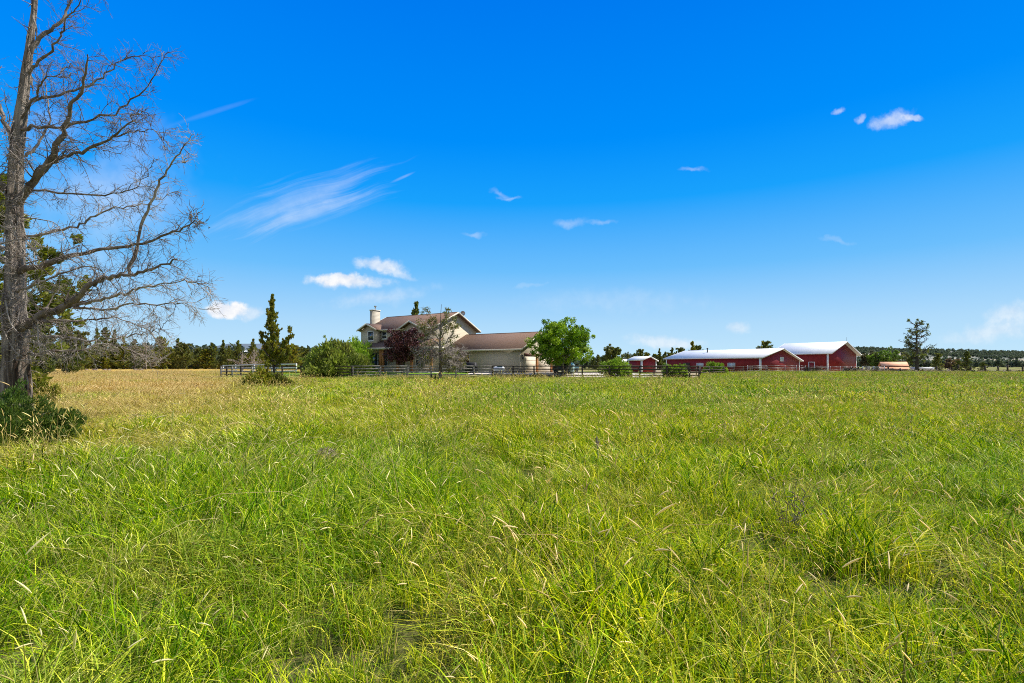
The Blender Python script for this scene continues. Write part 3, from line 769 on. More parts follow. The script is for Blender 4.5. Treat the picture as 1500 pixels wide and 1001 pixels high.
for x in (-.65, .65): MB().box(x - .13, x + .13, -2.14, -2.105, .58, .72).build('tail_light', 'brown_door', T)
xx, yy = WX(837, 60.2), 60.2
T = empty('wheelie_bin', (xx, yy, tz(xx, yy)), R(-20), 'pale green wheeled rubbish bin standing right of the dark car', 'bin')
b = MB(); V = [(-.24, -.24, .05), (.24, -.24, .05), (.24, .24, .05), (-.24, .24, .05), (-.31, -.31, 1.0), (.31, -.31, 1.0), (.31, .33, 1.0), (-.31, .33, 1.0)]
b.poly(V, [(0, 3, 2, 1), (4, 5, 6, 7), (0, 1, 5, 4), (1, 2, 6, 5), (2, 3, 7, 6), (3, 0, 4, 7)]); b.build('bin_body', 'pale_teal', T)
b = MB(); b.prism([(-.34, 1.005), (.36, 1.005), (.36, 1.05), (0, 1.12), (-.34, 1.05)], -.33, .33, 0); b.build('lid', 'pale_teal', T)
for x in (-.22, .22): MB().tube([(x - .03, .28, .11), (x + .03, .28, .11)], .11, 10).build('wheel', 'rubber', T)

# far buildings
T = empty('distant_farm_building', (WX(1329, 113), 113, 0), R(-26), 'low peach roofed farm building behind the tall ragged tree', 'building')
MB().prism([(0, -.2), (3.6, -.2), (3.6, 1.25), (1.8, 2.05), (0, 1.25)], -4.4, 0, 0).build('wall', 'brown_wall', T)
gable_roof(T, -4.7, .3, -.3, 3.9, 1.25, 2.2, .1, 'peach_roof', 'brown_wall', fas=.12)
b = MB(); b.prism([(-2.0, .62), (-.32, 1.0), (-.32, .92), (-2.0, .54)], -5.2, .1, 0); b.build('lean_to', 'peach_roof', T)
for x in (-5.0, -3.4, -1.7, 0): MB().beam((x, -1.9, -.1), (x, -1.9, .53), .1, .1).build('post', 'wood_dark', T)
T = empty('white_trailer', (WX(1342, 116), 116, 0), R(4), 'long low white trailer right of the peach roofed building', 'trailer')
MB().box(0, 4.4, 0, 1.6, .35, 1.0).build('trailer_body', 'white_paint', T)
for x in (1.6, 2.4): MB().tube([(x, -.08, .2), (x, .1, .2)], .28, 12).build('wheel', 'rubber', T)
MB().beam((4.4, .8, .42), (5.4, .8, .36), .1, .1).build('drawbar', 'metal_dark', T)
for k, (px, Y, wdt, zt, lab) in enumerate([(344, 205, 3.9, 7.4, 'white roofed house far off in the trees left of the small juniper'), (905, 150, 3.0, 3.3, 'white roofed building far off behind the round shrub')]):
    T = empty('distant_house', (WX(px, Y), Y, 0), 0, lab, 'house')
    MB().prism([(0, -.2), (5, -.2), (5, zt - 1.6), (2.5, zt - .1), (0, zt - 1.6)], 0, wdt, 0).build('wall', 'barn_siding' if 0 else 'house_siding', T)
    MB().prism([(-.3, zt - 1.7), (2.5, zt), (5.3, zt - 1.7), (5.3, zt - 1.8), (2.5, zt - .1), (-.3, zt - 1.8)], -.3, wdt + .3, 0).build('roof', 'metal_roof', T)
# ------------------------------------------------------------------ fences
def rail_fence(name, posts, rails, m, label, top=None, h=1.1, pw=.15, rw=.045, rh=.11, mats=None, group=None, jit=.015, cat='fence', wire=False, proud=.06):
    """posts = (px, Y[, height]); one post and one rail per bay each a part"""
    P = []
    for q in posts:
        x, y = WX(q[0], q[1]), q[1]; g = tz(x, y); t = top if top is not None else g + h
        if len(q) > 2: t = q[2]
        P.append((x, y, g, t))
    T = empty(name, (P[0][0], P[0][1], P[0][2]), 0, label, cat, group)
    ox, oy, oz = P[0][:3]; rr = random.Random(len(P))
    for i, (x, y, g, t) in enumerate(P):
        mm = mats[min(i, len(mats) - 1)] if mats else m
        lean = (rr.random() - .5) * .05
        MB().beam((x - ox, y - oy, g - oz - .1), (x - ox + lean, y - oy, t - oz + .05), pw, pw).build('post', mm, T)
    for i in range(len(P) - 1):
        a, b_ = P[i], P[i + 1]; mm = mats[min(i, len(mats) - 1)] if mats else m
        d = Vector((b_[0] - a[0], b_[1] - a[1], 0)).normalized(); n = Vector((d.y, -d.x, 0)) * (pw / 2 + rw / 2 + .004)
        if n.y > 0: n = -n
        for fr in rails:
            za = a[2] + (a[3] - a[2]) * fr - oz + (rr.random() - .5) * jit * 2; zb = b_[2] + (b_[3] - b_[2]) * fr - oz + (rr.random() - .5) * jit * 2
            ga = Vector((a[0] - ox, a[1] - oy, za)) + n + d * .008; gb = Vector((b_[0] - ox, b_[1] - oy, zb)) + n - d * .008
            if wire: MB().tube([ga, (ga + gb) / 2 - Vector((0, 0, .02)), gb], rw / 2, 4).build('wire', mm, T)
            else: MB().beam(ga, gb, rw, rh).build('rail', mm, T)
    return T
A = [(324, 64), (332, 63.6), (340, 63), (353, 62.4), (369, 61.6), (387, 60.8), (413.6, 59.8), (441, 58.8), (471, 57.9), (485, 57.5), (516, 57)]
rail_fence('ranch_fence', A, (1.0, .74, .48, .22), 'wood_sunlit', 'weathered rail fence behind the small juniper, left of the house', top=1.30, mats=['wood_sunlit', 'wood_dark'] * 3 + ['wood_dark'] * 8)
B_ = [(516.3, 57), (557, 56.8), (597, 56.6), (631.5, 56.5), (668, 56.4), (694, 56.4), (721.4, 56.4), (751.5, 56.4), (782.5, 56.3), (817, 56.2), (853, 56.0), (893, 55.8), (937, 55.6), (977, 55.5), (1010, 55.4), (1024, 55.4)]
rail_fence('ranch_fence', B_, (1.0, .75, .50, .25), 'wood_dark', 'long four rail fence running in front of the house and garage', top=1.32, mats=['wood_sunlit'] * 6 + ['wood_dark'] * 12)  # left bays take the sunlit wood colour
rail_fence('paddock_fence', [(327, 92, 1.40), (345, 88, 1.5), (372, 80, 1.58), (398, 75, 1.62), (434, 68, 1.62)], (.95, .62, .30), 'wood_white', 'pale white rail fence behind the small juniper', pw=.14, rh=.17, rw=.05)
rail_fence('paddock_fence', [(893, 80), (925, 78), (958, 76), (990, 75), (1020, 75), (1045, 78)], (.95, .6, .3), 'wood_dark', 'dark rail fence crossing behind the round shrubs', top=1.22, pw=.13)
rail_fence('paddock_fence', [(1026, 70, 1.25), (1039, 76, 1.25), (1060, 82, 1.22), (1075, 88, 1.2), (1089, 93, 1.2), (1102, 98, 1.2), (1124, 103, 1.2)], (.95, .62, .32), 'wood_dark', 'rail fence receding to the right below the long barn windows', pw=.14)
rail_fence('pipe_corral', [(1095, 104, 1.35), (1122, 104, 1.35), (1150, 104, 1.35), (1167, 104, 1.35), (1180, 104, 1.3), (1213.5, 104, 1.25)], (.97, .74, .5, .28), 'metal_grey', 'grey pipe corral fence in front of the long barn gable', pw=.07, rh=.05, rw=.05)
rail_fence('corral_fence', [(1180, 103, 1.0), (1191, 103, .95), (1203, 103, 1.0)], (.9, .6, .3), 'wood_dark', 'short dark wooden corral panel before the tall barn side', pw=.2, rh=.22)
rail_fence('pipe_corral', [(1216, 110, 1.2), (1231, 110, 1.2), (1247, 110, 1.15), (1258, 110, 1.15)], (.97, .7, .45), 'metal_grey', 'thin pipe fence in front of the tall barn gable', pw=.06, rh=.04, rw=.04)
rail_fence('metal_gate', [(1264, 108, 1.2), (1280, 108, 1.2), (1295.5, 108, 1.15)], (.97, .78, .58, .38, .18), 'metal_grey', 'silver metal field gate just right of the tall barn', pw=.12, rh=.05, rw=.05, cat='gate')
rail_fence('wire_fence', [(1301, 106, 1.1), (1372, 103, 1.15), (1391, 102, .9), (1404, 102, 1.5), (1422, 102, 1.1), (1443, 100, 1.3), (1462, 100, 1.2), (1476, 99, 1.45), (1498, 99, 1.1), (1530, 98, 1.1)], (.93, .7, .45), 'wood_dark', 'wire fence with dark wooden posts along the right edge of the field', pw=.2, rw=.035, wire=True)
# ------------------------------------------------------------------ trees
def sprays(centers, rad, n, size, r, pal, dirs=None, aspect=2.2, flat=1.0, align=.5):
    """n leaf faces round each centre; dirs = main growing direction of each clump"""
    K = len(centers); N = K * n
    c = np.repeat(centers, n, 0); rd = np.repeat(np.broadcast_to(rad, K), n)
    d = r.normal(size=(N, 3)); d /= np.linalg.norm(d, axis=1)[:, None] + 1e-9
    d[:, 2] *= flat
    p = c + d * (rd * r.random(N) ** .45)[:, None]
    a = r.normal(size=(N, 3))
    if dirs is not None: a = a * (1 - align) + np.repeat(dirs, n, 0) * align * 2.2
    a += d * .5
    a /= np.linalg.norm(a, axis=1)[:, None] + 1e-9
    b = np.cross(a, r.normal(size=(N, 3))); b /= np.linalg.norm(b, axis=1)[:, None] + 1e-9
    s = size * (.6 + .8 * r.random(N))[:, None]
    L = a * s * aspect / 2; Wd = b * s / 2
    V = np.stack([p - L, p + Wd * .9, p + L, p - Wd * .9], 1).reshape(-1, 3)
    Q = np.arange(N * 4).reshape(N, 4)
    pal = np.asarray(pal)
    base = pal[np.repeat(r.integers(0, len(pal), K), n)] * .55 + pal[r.integers(0, len(pal), N)] * .45
    C = base * (.75 + .5 * r.random(N))[:, None]
    return V, Q, np.repeat(C, 4, 0)
def limb(a, b_, r, sag=.12, k=5, wob=.06):
    a = np.asarray(a, float); b_ = np.asarray(b_, float); L = np.linalg.norm(b_ - a)
    t = np.linspace(0, 1, k)[:, None]
    P = a + (b_ - a) * t; P[:, 2] += (np.sin(t * math.pi) * sag * L)[:, 0]
    P[1:-1] += r.normal(size=(k - 2, 3)) * wob * L
    return P
JUN = [(.12, .15, .035), (.19, .21, .045), (.08, .11, .03), (.24, .22, .06)]
JUN2 = [(.20, .23, .022), (.31, .31, .03), (.11, .14, .018), (.33, .25, .04)]
def conifer(h, rad, seed, nb, ns, nq, size, pal=JUN, rise=.35, prof=.75, gap=.0, low=.08, mat_='needles', trunk_r=None, bark='bark_dark', lumps=.35, top=.0, clump=.16):
    """crown and trunk meshes of a narrow evergreen: boughs round a stem, each with a few sprays"""
    r = np.random.default_rng(seed); cr = MB(); tr = MB()
    tr_ = trunk_r or h * .018
    kk = 7; tz_ = np.linspace(0, h * .96, kk); bend = np.cumsum(r.normal(size=(kk, 2)) * h * .006, 0); bend[0] = 0
    P = np.stack([bend[:, 0], bend[:, 1], tz_ - .1], -1); tr.tube(P, np.linspace(tr_, tr_ * .12, kk), 7)
    cs, ds, rs = [], [], []
    for i in range(nb):
        z = h * (low + (1 - low) * ((i + r.random()) / nb)); f = z / h
        L = rad * ((1 - f) ** prof + top) * (1 - lumps + 2 * lumps * r.random())
        if f < low + .1: L *= .75
        if r.random() < gap: continue
        az = r.random() * 6.283
        bx = np.interp(z, tz_, bend[:, 0]); by = np.interp(z, tz_, bend[:, 1])
        el = rise * (.6 + .8 * r.random()) + .5 * f
        a = np.array([bx, by, z]); e = a + L * np.array([math.cos(az) * math.cos(el), math.sin(az) * math.cos(el), math.sin(el)])
        Q = limb(a, e, r, -.05, 4, .03)
        tr.tube(Q, np.linspace(tr_ * .28, tr_ * .06, 4), 3)
        dd = (e - a) / (np.linalg.norm(e - a) + 1e-6); dd[2] += .45
        for t in np.linspace(.30, 1.0, ns):
            cs.append(a + (e - a) * t + r.normal(size=3) * L * .07); ds.append(dd); rs.append(max(clump * rad * (.7 + .6 * r.random()) * (1.15 - .55 * t) * (.45 + .65 * (1 - f) ** .5), size * .8))
    cs.append(np.array([bend[-1, 0], bend[-1, 1], h * .95])); ds.append(np.array([0, 0, 1.])); rs.append(rad * .05)
    cr.quads(*sprays(np.array(cs), np.array(rs), nq, size, r, pal, np.array(ds)))
    return cr, tr
def plant_tree(name, crown, trunk, loc, label, cat='tree', group=None, mc='needles', mt='bark_dark', rz=0, sc=1):
    T = empty(name, loc, rz, label, cat, group); T.scale = (sc, sc, sc) if not isinstance(sc, tuple) else sc
    crown.build('crown', mc, T) if isinstance(crown, MB) else None
    trunk.build('trunk', mt, T, smooth=True)
    return T

# --- the small juniper in the meadow, branches swept up, a second leader on its right
X0, Y0 = WX(402, 30), 30
r = np.random.default_rng(5)
cr, tr = conifer(5.55, 1.55, 41, 64, 7, 24, .060, JUN2, rise=.72, prof=.95, low=.18, lumps=.6, trunk_r=.08, clump=.085)
side = [((0, 0, 1.9), (.75, .1, 2.6), (1.02, 0, 3.6)), ((0, 0, 1.5), (-.5, -.2, 2.3), (-.85, 0, 3.4)), ((0, 0, 1.3), (.55, .2, 1.9), (.85, .1, 2.5))]
for a, b_, c_ in side:
    tr.tube([a, b_, c_], [.05, .035, .012], 5)
    cc = []
    for t in np.linspace(.25, 1, 11): q = (1 - t) ** 2 * np.array(a) + 2 * t * (1 - t) * np.array(b_) + t * t * np.array(c_); cc.append(q)
    cc = np.array(cc) + r.normal(size=(11, 3)) * .10; cr.quads(*sprays(cc, np.full(11, .14), 50, .075, r, JUN2, np.tile([[.2, 0, 1.0]], (11, 1))))
plant_tree('juniper_tree', cr, tr, (X0, Y0, tz(X0, Y0)), 'small upright juniper standing alone in the meadow left of the house')
def bush(name, px, Y, rx, ry, rz_, ncl, n, size, pal, label, seed, group=None, mc='foliage', cr_=.22, dz=0.0, up=.6, cat='shrub', wisps=0, wl=.5):
    r = np.random.default_rng(seed)
    th = r.random(ncl) * 6.283; ph = np.arccos(1 - r.random(ncl) * 1.0); q = (.55 + .45 * r.random(ncl) ** .5)
    c = np.stack([rx * q * np.sin(ph) * np.cos(th), ry * q * np.sin(ph) * np.sin(th), rz_ * q * np.cos(ph)], -1)
    c *= (1 + .18 * np.sin(th * 3 + seed) + .12 * r.normal(size=ncl))[:, None]
    c[:, 2] = np.abs(c[:, 2]) + .05 + dz
    d = c / (np.linalg.norm(c, axis=1)[:, None] + 1e-6) + np.array([0, 0, up])
    b = MB(); b.quads(*sprays(c, np.full(ncl, cr_ * (rx + rz_) / 2 * 1.1), n, size, r, pal, d))
    s = MB()
    for i in range(0, ncl, max(1, ncl // 26)): s.tube(limb((r.normal() * .06, r.normal() * .06, -.05), c[i], r, .02, 4, .04), [.03 * rz_ / 1.2, .02, .014, .006], 4)
    for i in range(wisps):
        j = r.integers(ncl); e = c[j] + d[j] / np.linalg.norm(d[j]) * wl * (.5 + r.random())
        w_ = limb(c[j], e, r, 0, 4, .03); s.tube(w_, [.008, .007, .006, .003], 3)
        b.quads(*sprays(w_[1:], np.full(3, size * 1.1), max(6, n // 12), size, r, pal, np.tile(d[j], (3, 1))))
    T = empty(name, (WX(px, Y), Y, tz(WX(px, Y), Y)), r.random() * 6, label, cat, group)
    b.build('foliage', mc, T); s.build('stems', 'bark_brown', T)
    return T
bush('juniper_shrub', 384, 28.6, 1.05, .9, 1.05, 60, 75, .075, JUN2, 'low dark juniper shrub at the foot of the small juniper', 9, mc='needles', wisps=12, wl=.3)
bush('juniper_shrub', 415, 28.4, .5, .4, .85, 20, 60, .07, JUN2 + [(.16, .13, .07)], 'ragged yellowish shrub tuft right of the small juniper trunk', 10, mc='needles', wisps=8, wl=.3)
WIL = [(.20, .34, .025), (.29, .42, .04), (.12, .22, .02), (.36, .45, .07)]
WIL2 = [(.24, .31, .05), (.34, .40, .08), (.15, .21, .035), (.30, .30, .08)]
bush('willow_shrub', 489, 59.6, 3.3, 2.6, 3.1, 120, 130, .17, WIL2, 'big yellow green willow shrub left of the porch', 12, cr_=.2, wisps=40, wl=1.1, dz=.1)
bush('round_shrub', 519, 66, 2.3, 2.0, 4.0, 80, 110, .17, WIL, 'bright green rounded shrub between the willow shrub and the house', 13, cr_=.24)
bush('round_shrub', 901, 57.6, 1.72, 1.6, 1.65, 80, 120, .10, WIL, 'round green shrub behind the fence, left of the little red shed', 14, cr_=.26, wisps=40, wl=.35)
bush('round_shrub', 990, 58.4, 1.35, 1.3, 1.35, 60, 110, .10, WIL, 'low bright green shrub in front of the left end of the long barn', 15, cr_=.26, wisps=34, wl=.32)
bush('round_shrub', 1047, 84, 1.6, 1.5, 1.75, 50, 110, .13, WIL, 'green shrub between two of the long barn windows', 16, cr_=.27, wisps=16, wl=.3)

def broadleaf(h, cz, rx, rz_, seed, ncl, n, size, pal, cr_=.17, trunk_h=1.2, stems=1, lump=.22, low=.0, tr_r=.16, core=.35, shell=.55):
    r = np.random.default_rng(seed); b = MB(); t = MB()
    d = r.normal(size=(ncl, 3)); d /= np.linalg.norm(d, axis=1)[:, None]
    q = shell + (1 - shell) * r.random(ncl); q[:int(ncl * .22)] = core + .2 * r.random(int(ncl * .22))
    k = 1 + lump * (np.sin(d[:, 0] * 4.3 + seed) * np.cos(d[:, 2] * 3.7 + seed * 2) + .7 * np.sin(d[:, 1] * 5 + d[:, 2] * 6 + seed))
    c = d * (q * k)[:, None] * np.array([rx, rx * .9, rz_]); c[:, 2] += cz
    c = c[c[:, 2] > low]
    b.quads(*sprays(c, cr_ * rx * (.6 + .8 * r.random(len(c))), n, size, r, pal, None, aspect=1.5))
    base = np.array([0, 0, -.1])
    fk = np.array([0, 0, trunk_h])
    for s_ in range(stems):
        o = r.normal(size=3) * .12 * (stems > 1); o[2] = 0
        t.tube([base + o, fk * .5 + o * 1.5 + [0, 0, 0], fk + o * 3, fk + o * 5 + [0, 0, (cz - trunk_h) * .6]], [tr_r, tr_r * .85, tr_r * .7, tr_r * .3], 8)
    for i in range(0, len(c), max(1, len(c) // 45)):
        s0 = fk + np.array([0, 0, (cz - trunk_h) * .5 * r.random()]); t.tube(limb(s0, c[i], r, .03, 5, .03), np.linspace(tr_r * .38, .02, 5), 4)
    return b, t
b, t = broadleaf(6.6, 3.7, 3.95, 2.75, 21, 380, 80, .13, [(.13, .26, .008), (.23, .37, .010), (.36, .48, .02), (.05, .12, .008)], .10, 1.3, stems=3, lump=.12, low=1.35, tr_r=.15)
X1 = WX(824, 58.6)
plant_tree('leafy_tree', b, t, (X1, 58.6, tz(X1, 58.6)), 'bright green broad leafed tree in front of the garage doors', mc='foliage', mt='bark_brown')
b, t = broadleaf(4.8, 3.15, 2.4, 2.45, 23, 120, 95, .14, [(.06, .014, .02), (.11, .028, .038), (.17, .05, .065), (.03, .008, .014)], .17, 1.1, stems=2, lump=.2, low=.7, tr_r=.12)
X1 = WX(592, 60.2)
plant_tree('purple_leaf_tree', b, t, (X1, 60.2, tz(X1, 60.2)), 'dark purple leafed plum tree in front of the house', mc='purple_leaves', mt='bark_brown')

# --- dead and half dead trees: branch systems
def wander(p, d, L, k, r, wob, grav=0.0):
    P = [np.array(p, float)]; d = np.array(d, float); d /= np.linalg.norm(d)
    for i in range(k):
        d = d + r.normal(size=3) * wob; d[2] += grav; d /= np.linalg.norm(d); P.append(P[-1] + d * L / k)
    return np.array(P)
def side_dir(t, r, spread, up):
    v = r.normal(size=3); v -= t * v.dot(t); v /= np.linalg.norm(v) + 1e-9
    a = spread * (.55 + .7 * r.random()); d = t * math.cos(a) + v * math.sin(a); d[2] += up; return d / np.linalg.norm(d)
def ramify(mb, P, rad, r, nsub, Lsub, ntw, Ltw, rmin=.0035, up=.1, spread=1.0, grav=0., third=True, t0=.12, tips=None):
    """side branches with twigs along a limb path"""
    P = np.asarray(P); seg = np.linalg.norm(np.diff(P, axis=0), axis=1); cum = np.concatenate([[0], np.cumsum(seg)]); tot = cum[-1]
    def at(s): return np.array([np.interp(s * tot, cum, P[:, i]) for i in range(3)])
    for i in range(nsub):
        s = t0 + (1 - t0) * (i + r.random()) / nsub; s = min(s, .995)
        p = at(s); tg = at(min(s + .03, 1)) - at(max(s - .03, 0)); tg /= np.linalg.norm(tg) + 1e-9
        L = Lsub * (.35 + .9 * r.random()) * (1.15 - .55 * s); rb = max(rad * (1 - s) * .32, rmin * 2.0)
        B = wander(p, side_dir(tg, r, spread, up), L, 6, r, .20, grav); mb.tube(B, np.linspace(rb, rmin, 7), 4)
        if tips is not None: tips.append((B[-1], B[-1] - B[-3]))
        for j in range(ntw):
            u_ = .2 + .8 * r.random(); q = B[min(int(u_ * 6), 6)]; bt = B[min(int(u_ * 6) + 1, 6)] - B[max(min(int(u_ * 6), 6) - 1, 0)]; bt /= np.linalg.norm(bt) + 1e-9
            tw = wander(q, side_dir(bt, r, .9, up * .5), Ltw * (.35 + 1.0 * r.random()), 4, r, .22, grav); mb.tube(tw, np.linspace(rmin, rmin * .55, 5), 3)
            if third:
                for _ in range(2):
                    z_ = wander(tw[r.integers(1, 4)], side_dir((tw[-1] - tw[0]) / (np.linalg.norm(tw[-1] - tw[0]) + 1e-9), r, .8, 0), Ltw * .5 * (.4 + r.random()), 3, r, .2, grav)
                    mb.tube(z_, np.linspace(rmin * .7, rmin * .5, 4), 3)
def smooth_path(pts, k=5):
    pts = np.asarray(pts, float); n = len(pts); out = []
    for i in range(n - 1):
        p0 = pts[max(i - 1, 0)]; p1 = pts[i]; p2 = pts[i + 1]; p3 = pts[min(i + 2, n - 1)]
        for t in np.arange(k) / k:
            out.append(.5 * (2 * p1 + (p2 - p0) * t + (2 * p0 - 5 * p1 + 4 * p2 - p3) * t ** 2 + (3 * p1 - p0 - 3 * p2 + p3) * t ** 3))
    out.append(pts[-1]); return np.array(out)

DY = 12.5
def dpt(px, py, dy=0.0):      # a point of the dead tree: its own place at depth DY + dy
    Y = DY + dy; return np.array([WX(px, Y), Y, WZ(py, Y)])
base = dpt(19, 619.5); base[2] = tz(base[0], base[1])
dead = empty('dead_juniper', tuple(base), 0, 'big bare dead juniper with twisted grey branches at the left edge', 'tree')
def rel(P): return np.asarray(P) - base
r = np.random.default_rng(77)
tp = smooth_path([dpt(20, 622), dpt(21, 585), dpt(23, 540), dpt(24, 490), dpt(23, 440), dpt(23, 390), dpt(22, 340), dpt(22, 290), dpt(23, 240), dpt(28, 190), dpt(36, 130), dpt(42, 80), dpt(50, 20), dpt(54, -40), dpt(60, -120), dpt(64, -190)], 4)
hz = np.linspace(0, 1, len(tp)); tr_r = np.interp(tp[:, 2], [-.1, .5, 1.2, 3, 5, 7, 8.5, 10, 12.5], np.array([.42, .30, .25, .185, .145, .125, .085, .052, .02]))
fl = lambda th, z: 1 + .13 * np.sin(th * 5 + z * .9) + .07 * np.sin(th * 11 + 1.3 + z * 2.1) + .05 * np.sin(th * 3 - z * 4)
b = MB(); b.tube(rel(tp), tr_r, 40, flute=fl)
trunk = b.build('trunk', 'trunk_bark', dead, smooth=True)
b = MB()      # torn strips and stubs of bark
for i in range(150):
    k = r.integers(2, len(tp) - 8); a = r.random() * 6.28; n_ = np.array([math.cos(a), math.sin(a), 0]); p = tp[k] + n_ * tr_r[k] * .95 + np.array([0, 0, r.random() * .3])
    if r.random() < .5: b.tube(rel(wander(p, n_ + [0, 0, .3 * r.normal()], .10 + .25 * r.random(), 3, r, .3)), [.014, .009, .006, .003], 4)
    else: b.tube(rel(wander(p, n_ * .12 + [0, 0, -1], .25 + .3 * r.random(), 4, r, .12)), [.012, .022, .02, .012, .004], 4)
b.build('bark_strips', 'bark_pale', trunk)
LB = [  # (picture points, base radius, depth drift, material, side branches, sub length, twigs, up, gravity)
 ([(26, 300), (50, 265), (84, 216), (100, 168), (120, 128), (128, 80)], .13, -1.2, 'bark_brown', 26, .8, 5, .1, 0),
 ([(55, 252), (80, 236), (100, 228), (136, 214), (172, 196), (196, 172), (204, 160)], .075, -1.6, 'bark_brown', 30, .75, 6, 0, -.02),
 ([(165, 200), (190, 194), (224, 191), (244, 208)], .03, -1.6, 'bark_brown', 12, .45, 5, -.1, -.05),
 ([(24, 192), (40, 188), (92, 184), (148, 172), (188, 154), (220, 116), (248, 76)], .06, -.9, 'bark_brown', 26, .6, 5, .0, -.02),
 ([(32, 152), (44, 150), (100, 134), (136, 122), (164, 98), (192, 82), (228, 83)], .055, .8, 'bark_brown', 24, .6, 5, .05, 0),
 ([(40, 95), (58, 56), (86, 36), (104, 0), (118, -50), (126, -90)], .07, .5, 'bark_brown', 16, .6, 4, .1, 0),
 ([(38, 110), (58, 90), (84, 60), (96, 32), (116, 8), (128, -30)], .05, -.6, 'bark_brown', 16, .6, 5, .1, 0),
 ([(28, 285), (52, 280), (140, 286), (192, 276), (224, 244)], .045, -.5, 'bark_brown', 22, .5, 5, .0, -.03),
 ([(24, 352), (42, 348), (104, 334), (132, 320), (168, 304), (216, 298), (260, 280)], .055, .9, 'bark_pale', 26, .5, 5, .0, -.04),
 ([(22, 398), (52, 392), (100, 376), (152, 366), (208, 356), (256, 340), (286, 323)], .10, -1.5, 'bark_brown', 34, .6, 5, .0, -.03),
 ([(190, 402), (208, 332), (228, 280), (248, 244), (268, 216), (284, 197)], .055, (-.8, -1.6), 'bark_pale', 22, .5, 5, -.05, -.02),
 ([(20, 482), (40, 476), (62, 461), (90, 453), (114, 435), (136, 413), (165, 406), (194, 402), (222, 393), (260, 380)], .16, -1.3, 'bark_brown', 40, .75, 6, .05, -.02),
 ([(108, 446), (125, 444), (154, 438), (183, 431), (209, 421), (242, 415), (286, 413), (312, 428)], .06, -1.7, 'bark_pale', 26, .6, 5, .0, -.05),
 ([(104, 448), (125, 452), (154, 454), (191, 446), (237, 446), (270, 445), (294, 453)], .05, -.9, 'bark_pale', 24, .6, 6, -.05, -.06),
 ([(24, 478), (52, 474), (88, 470), (132, 469), (171, 467), (209, 481), (242, 503)], .055, .4, 'bark_pale', 26, .6, 6, -.1, -.08),
 ([(24, 496), (44, 494), (92, 494), (132, 500), (171, 497), (198, 490), (231, 486), (242, 474)], .05, -.5, 'bark_pale', 26, .55, 6, -.1, -.06),
 ([(24, 520), (44, 518), (80, 514), (123, 513), (150, 505), (187, 512), (211, 525), (233, 532)], .055, .9, 'bark_pale', 28, .5, 6, -.1, -.05),
 ([(24, 430), (33, 424), (66, 411), (99, 398), (130, 390), (150, 396)], .055, -1.0, 'bark_pale', 18, .6, 6, -.1, -.05),
 ([(20, 210), (4, 170), (-14, 130), (-40, 90)], .08, .5, 'bark_brown', 16, .8, 5, .05, 0),
 ([(18, 300), (0, 270), (-40, 240), (-90, 200)], .10, -.6, 'bark_brown', 22, .8, 5, .0, -.04),
 ([(18, 370), (-10, 360), (-60, 350), (-120, 330)], .09, .8, 'bark_pale', 22, .8, 6, -.05, -.05),
 ([(18, 450), (-10, 455), (-60, 440), (-130, 430)], .09, -.8, 'bark_brown', 22, .8, 6, -.05, -.05),
 ([(38, 230), (60, 205), (74, 170), (66, 130), (62, 105)], .045, .8, 'bark_brown', 16, .5, 5, .05, 0),
 ([(30, 180), (52, 140), (60, 120), (84, 108), (108, 92)], .04, -1.2, 'bark_brown', 16, .5, 5, .05, 0)]
for k, (pts, r0, drift, m, ns, ls, nt_, up, gv) in enumerate(LB):
    n = len(pts); d0, d1 = drift if isinstance(drift, tuple) else (0, drift); ns = int(ns * 1.35); W3 = [dpt(x, y, d0 + (d1 - d0) * (i / (n - 1)) ** 1.2) for i, (x, y) in enumerate(pts)]
    P = smooth_path(W3, 5); P[1:-1] += r.normal(size=P[1:-1].shape) * .022
    b = MB(); r0 *= .78; b.tube(rel(P), r0 * (1 - np.linspace(0, 1, len(P)) ** .8 * .88) * (1 + .10 * r.normal(size=len(P))), 9)
    ramify(b, rel(P), r0 * .8, r, ns, ls, nt_, .30, rmin=.0042, up=up, grav=gv, t0=.10)
    if k == 9:      # the witch's broom at the end of the long bough
        for i in range(46):
            b.tube(rel(wander(P[-1] + r.normal(size=3) * [.10, .1, .12], r.normal(size=3) + [.25, 0, .1], .10 + .24 * r.random(), 5, r, .30)), np.linspace(.009, .003, 6), 3)
    if k == 10:
        for i in range(12): b.tube(rel(wander(dpt(271, 238, -1.2) + r.normal(size=3) * .02, r.normal(size=3) + [.3, 0, .5], .14 + .1 * r.random(), 4, r, .25)), np.linspace(.008, .003, 5), 3)
    b.build('branch', m, dead)
# bleached thin branches hanging round the trunk
b = MB()
white = [[(0, 330), (22, 345), (34, 366), (46, 382)], [(-6, 360), (20, 352), (50, 352), (62, 366)], [(8, 440), (14, 470), (30, 490), (60, 505), (82, 525)], [(4, 430), (2, 470), (8, 490), (22, 515), (36, 524)],
         [(10, 415), (22, 440), (28, 455)], [(55, 470), (56, 500), (60, 515)], [(0, 400), (14, 380), (30, 374), (44, 380)], [(14, 250), (30, 262), (34, 285), (24, 300)], [(10, 216), (26, 232), (40, 242)], [(36, 350), (50, 370), (48, 390)],
         [(40, 500), (60, 504), (80, 500), (90, 494)], [(24, 528), (48, 528), (66, 530)], [(30, 318), (60, 322), (84, 330), (106, 366)], [(0, 280), (20, 300), (26, 330)]]
for k, pts in enumerate(white):
    dyy = -.25 - .35 * r.random(); P = smooth_path([dpt(x, y, dyy) for x, y in pts], 4)
    b.tube(rel(P), np.linspace(.016, .006, len(P)), 5); ramify(b, rel(P), .02, r, 9, .38, 3, .2, rmin=.0038, up=-.1, grav=-.03, t0=.1)
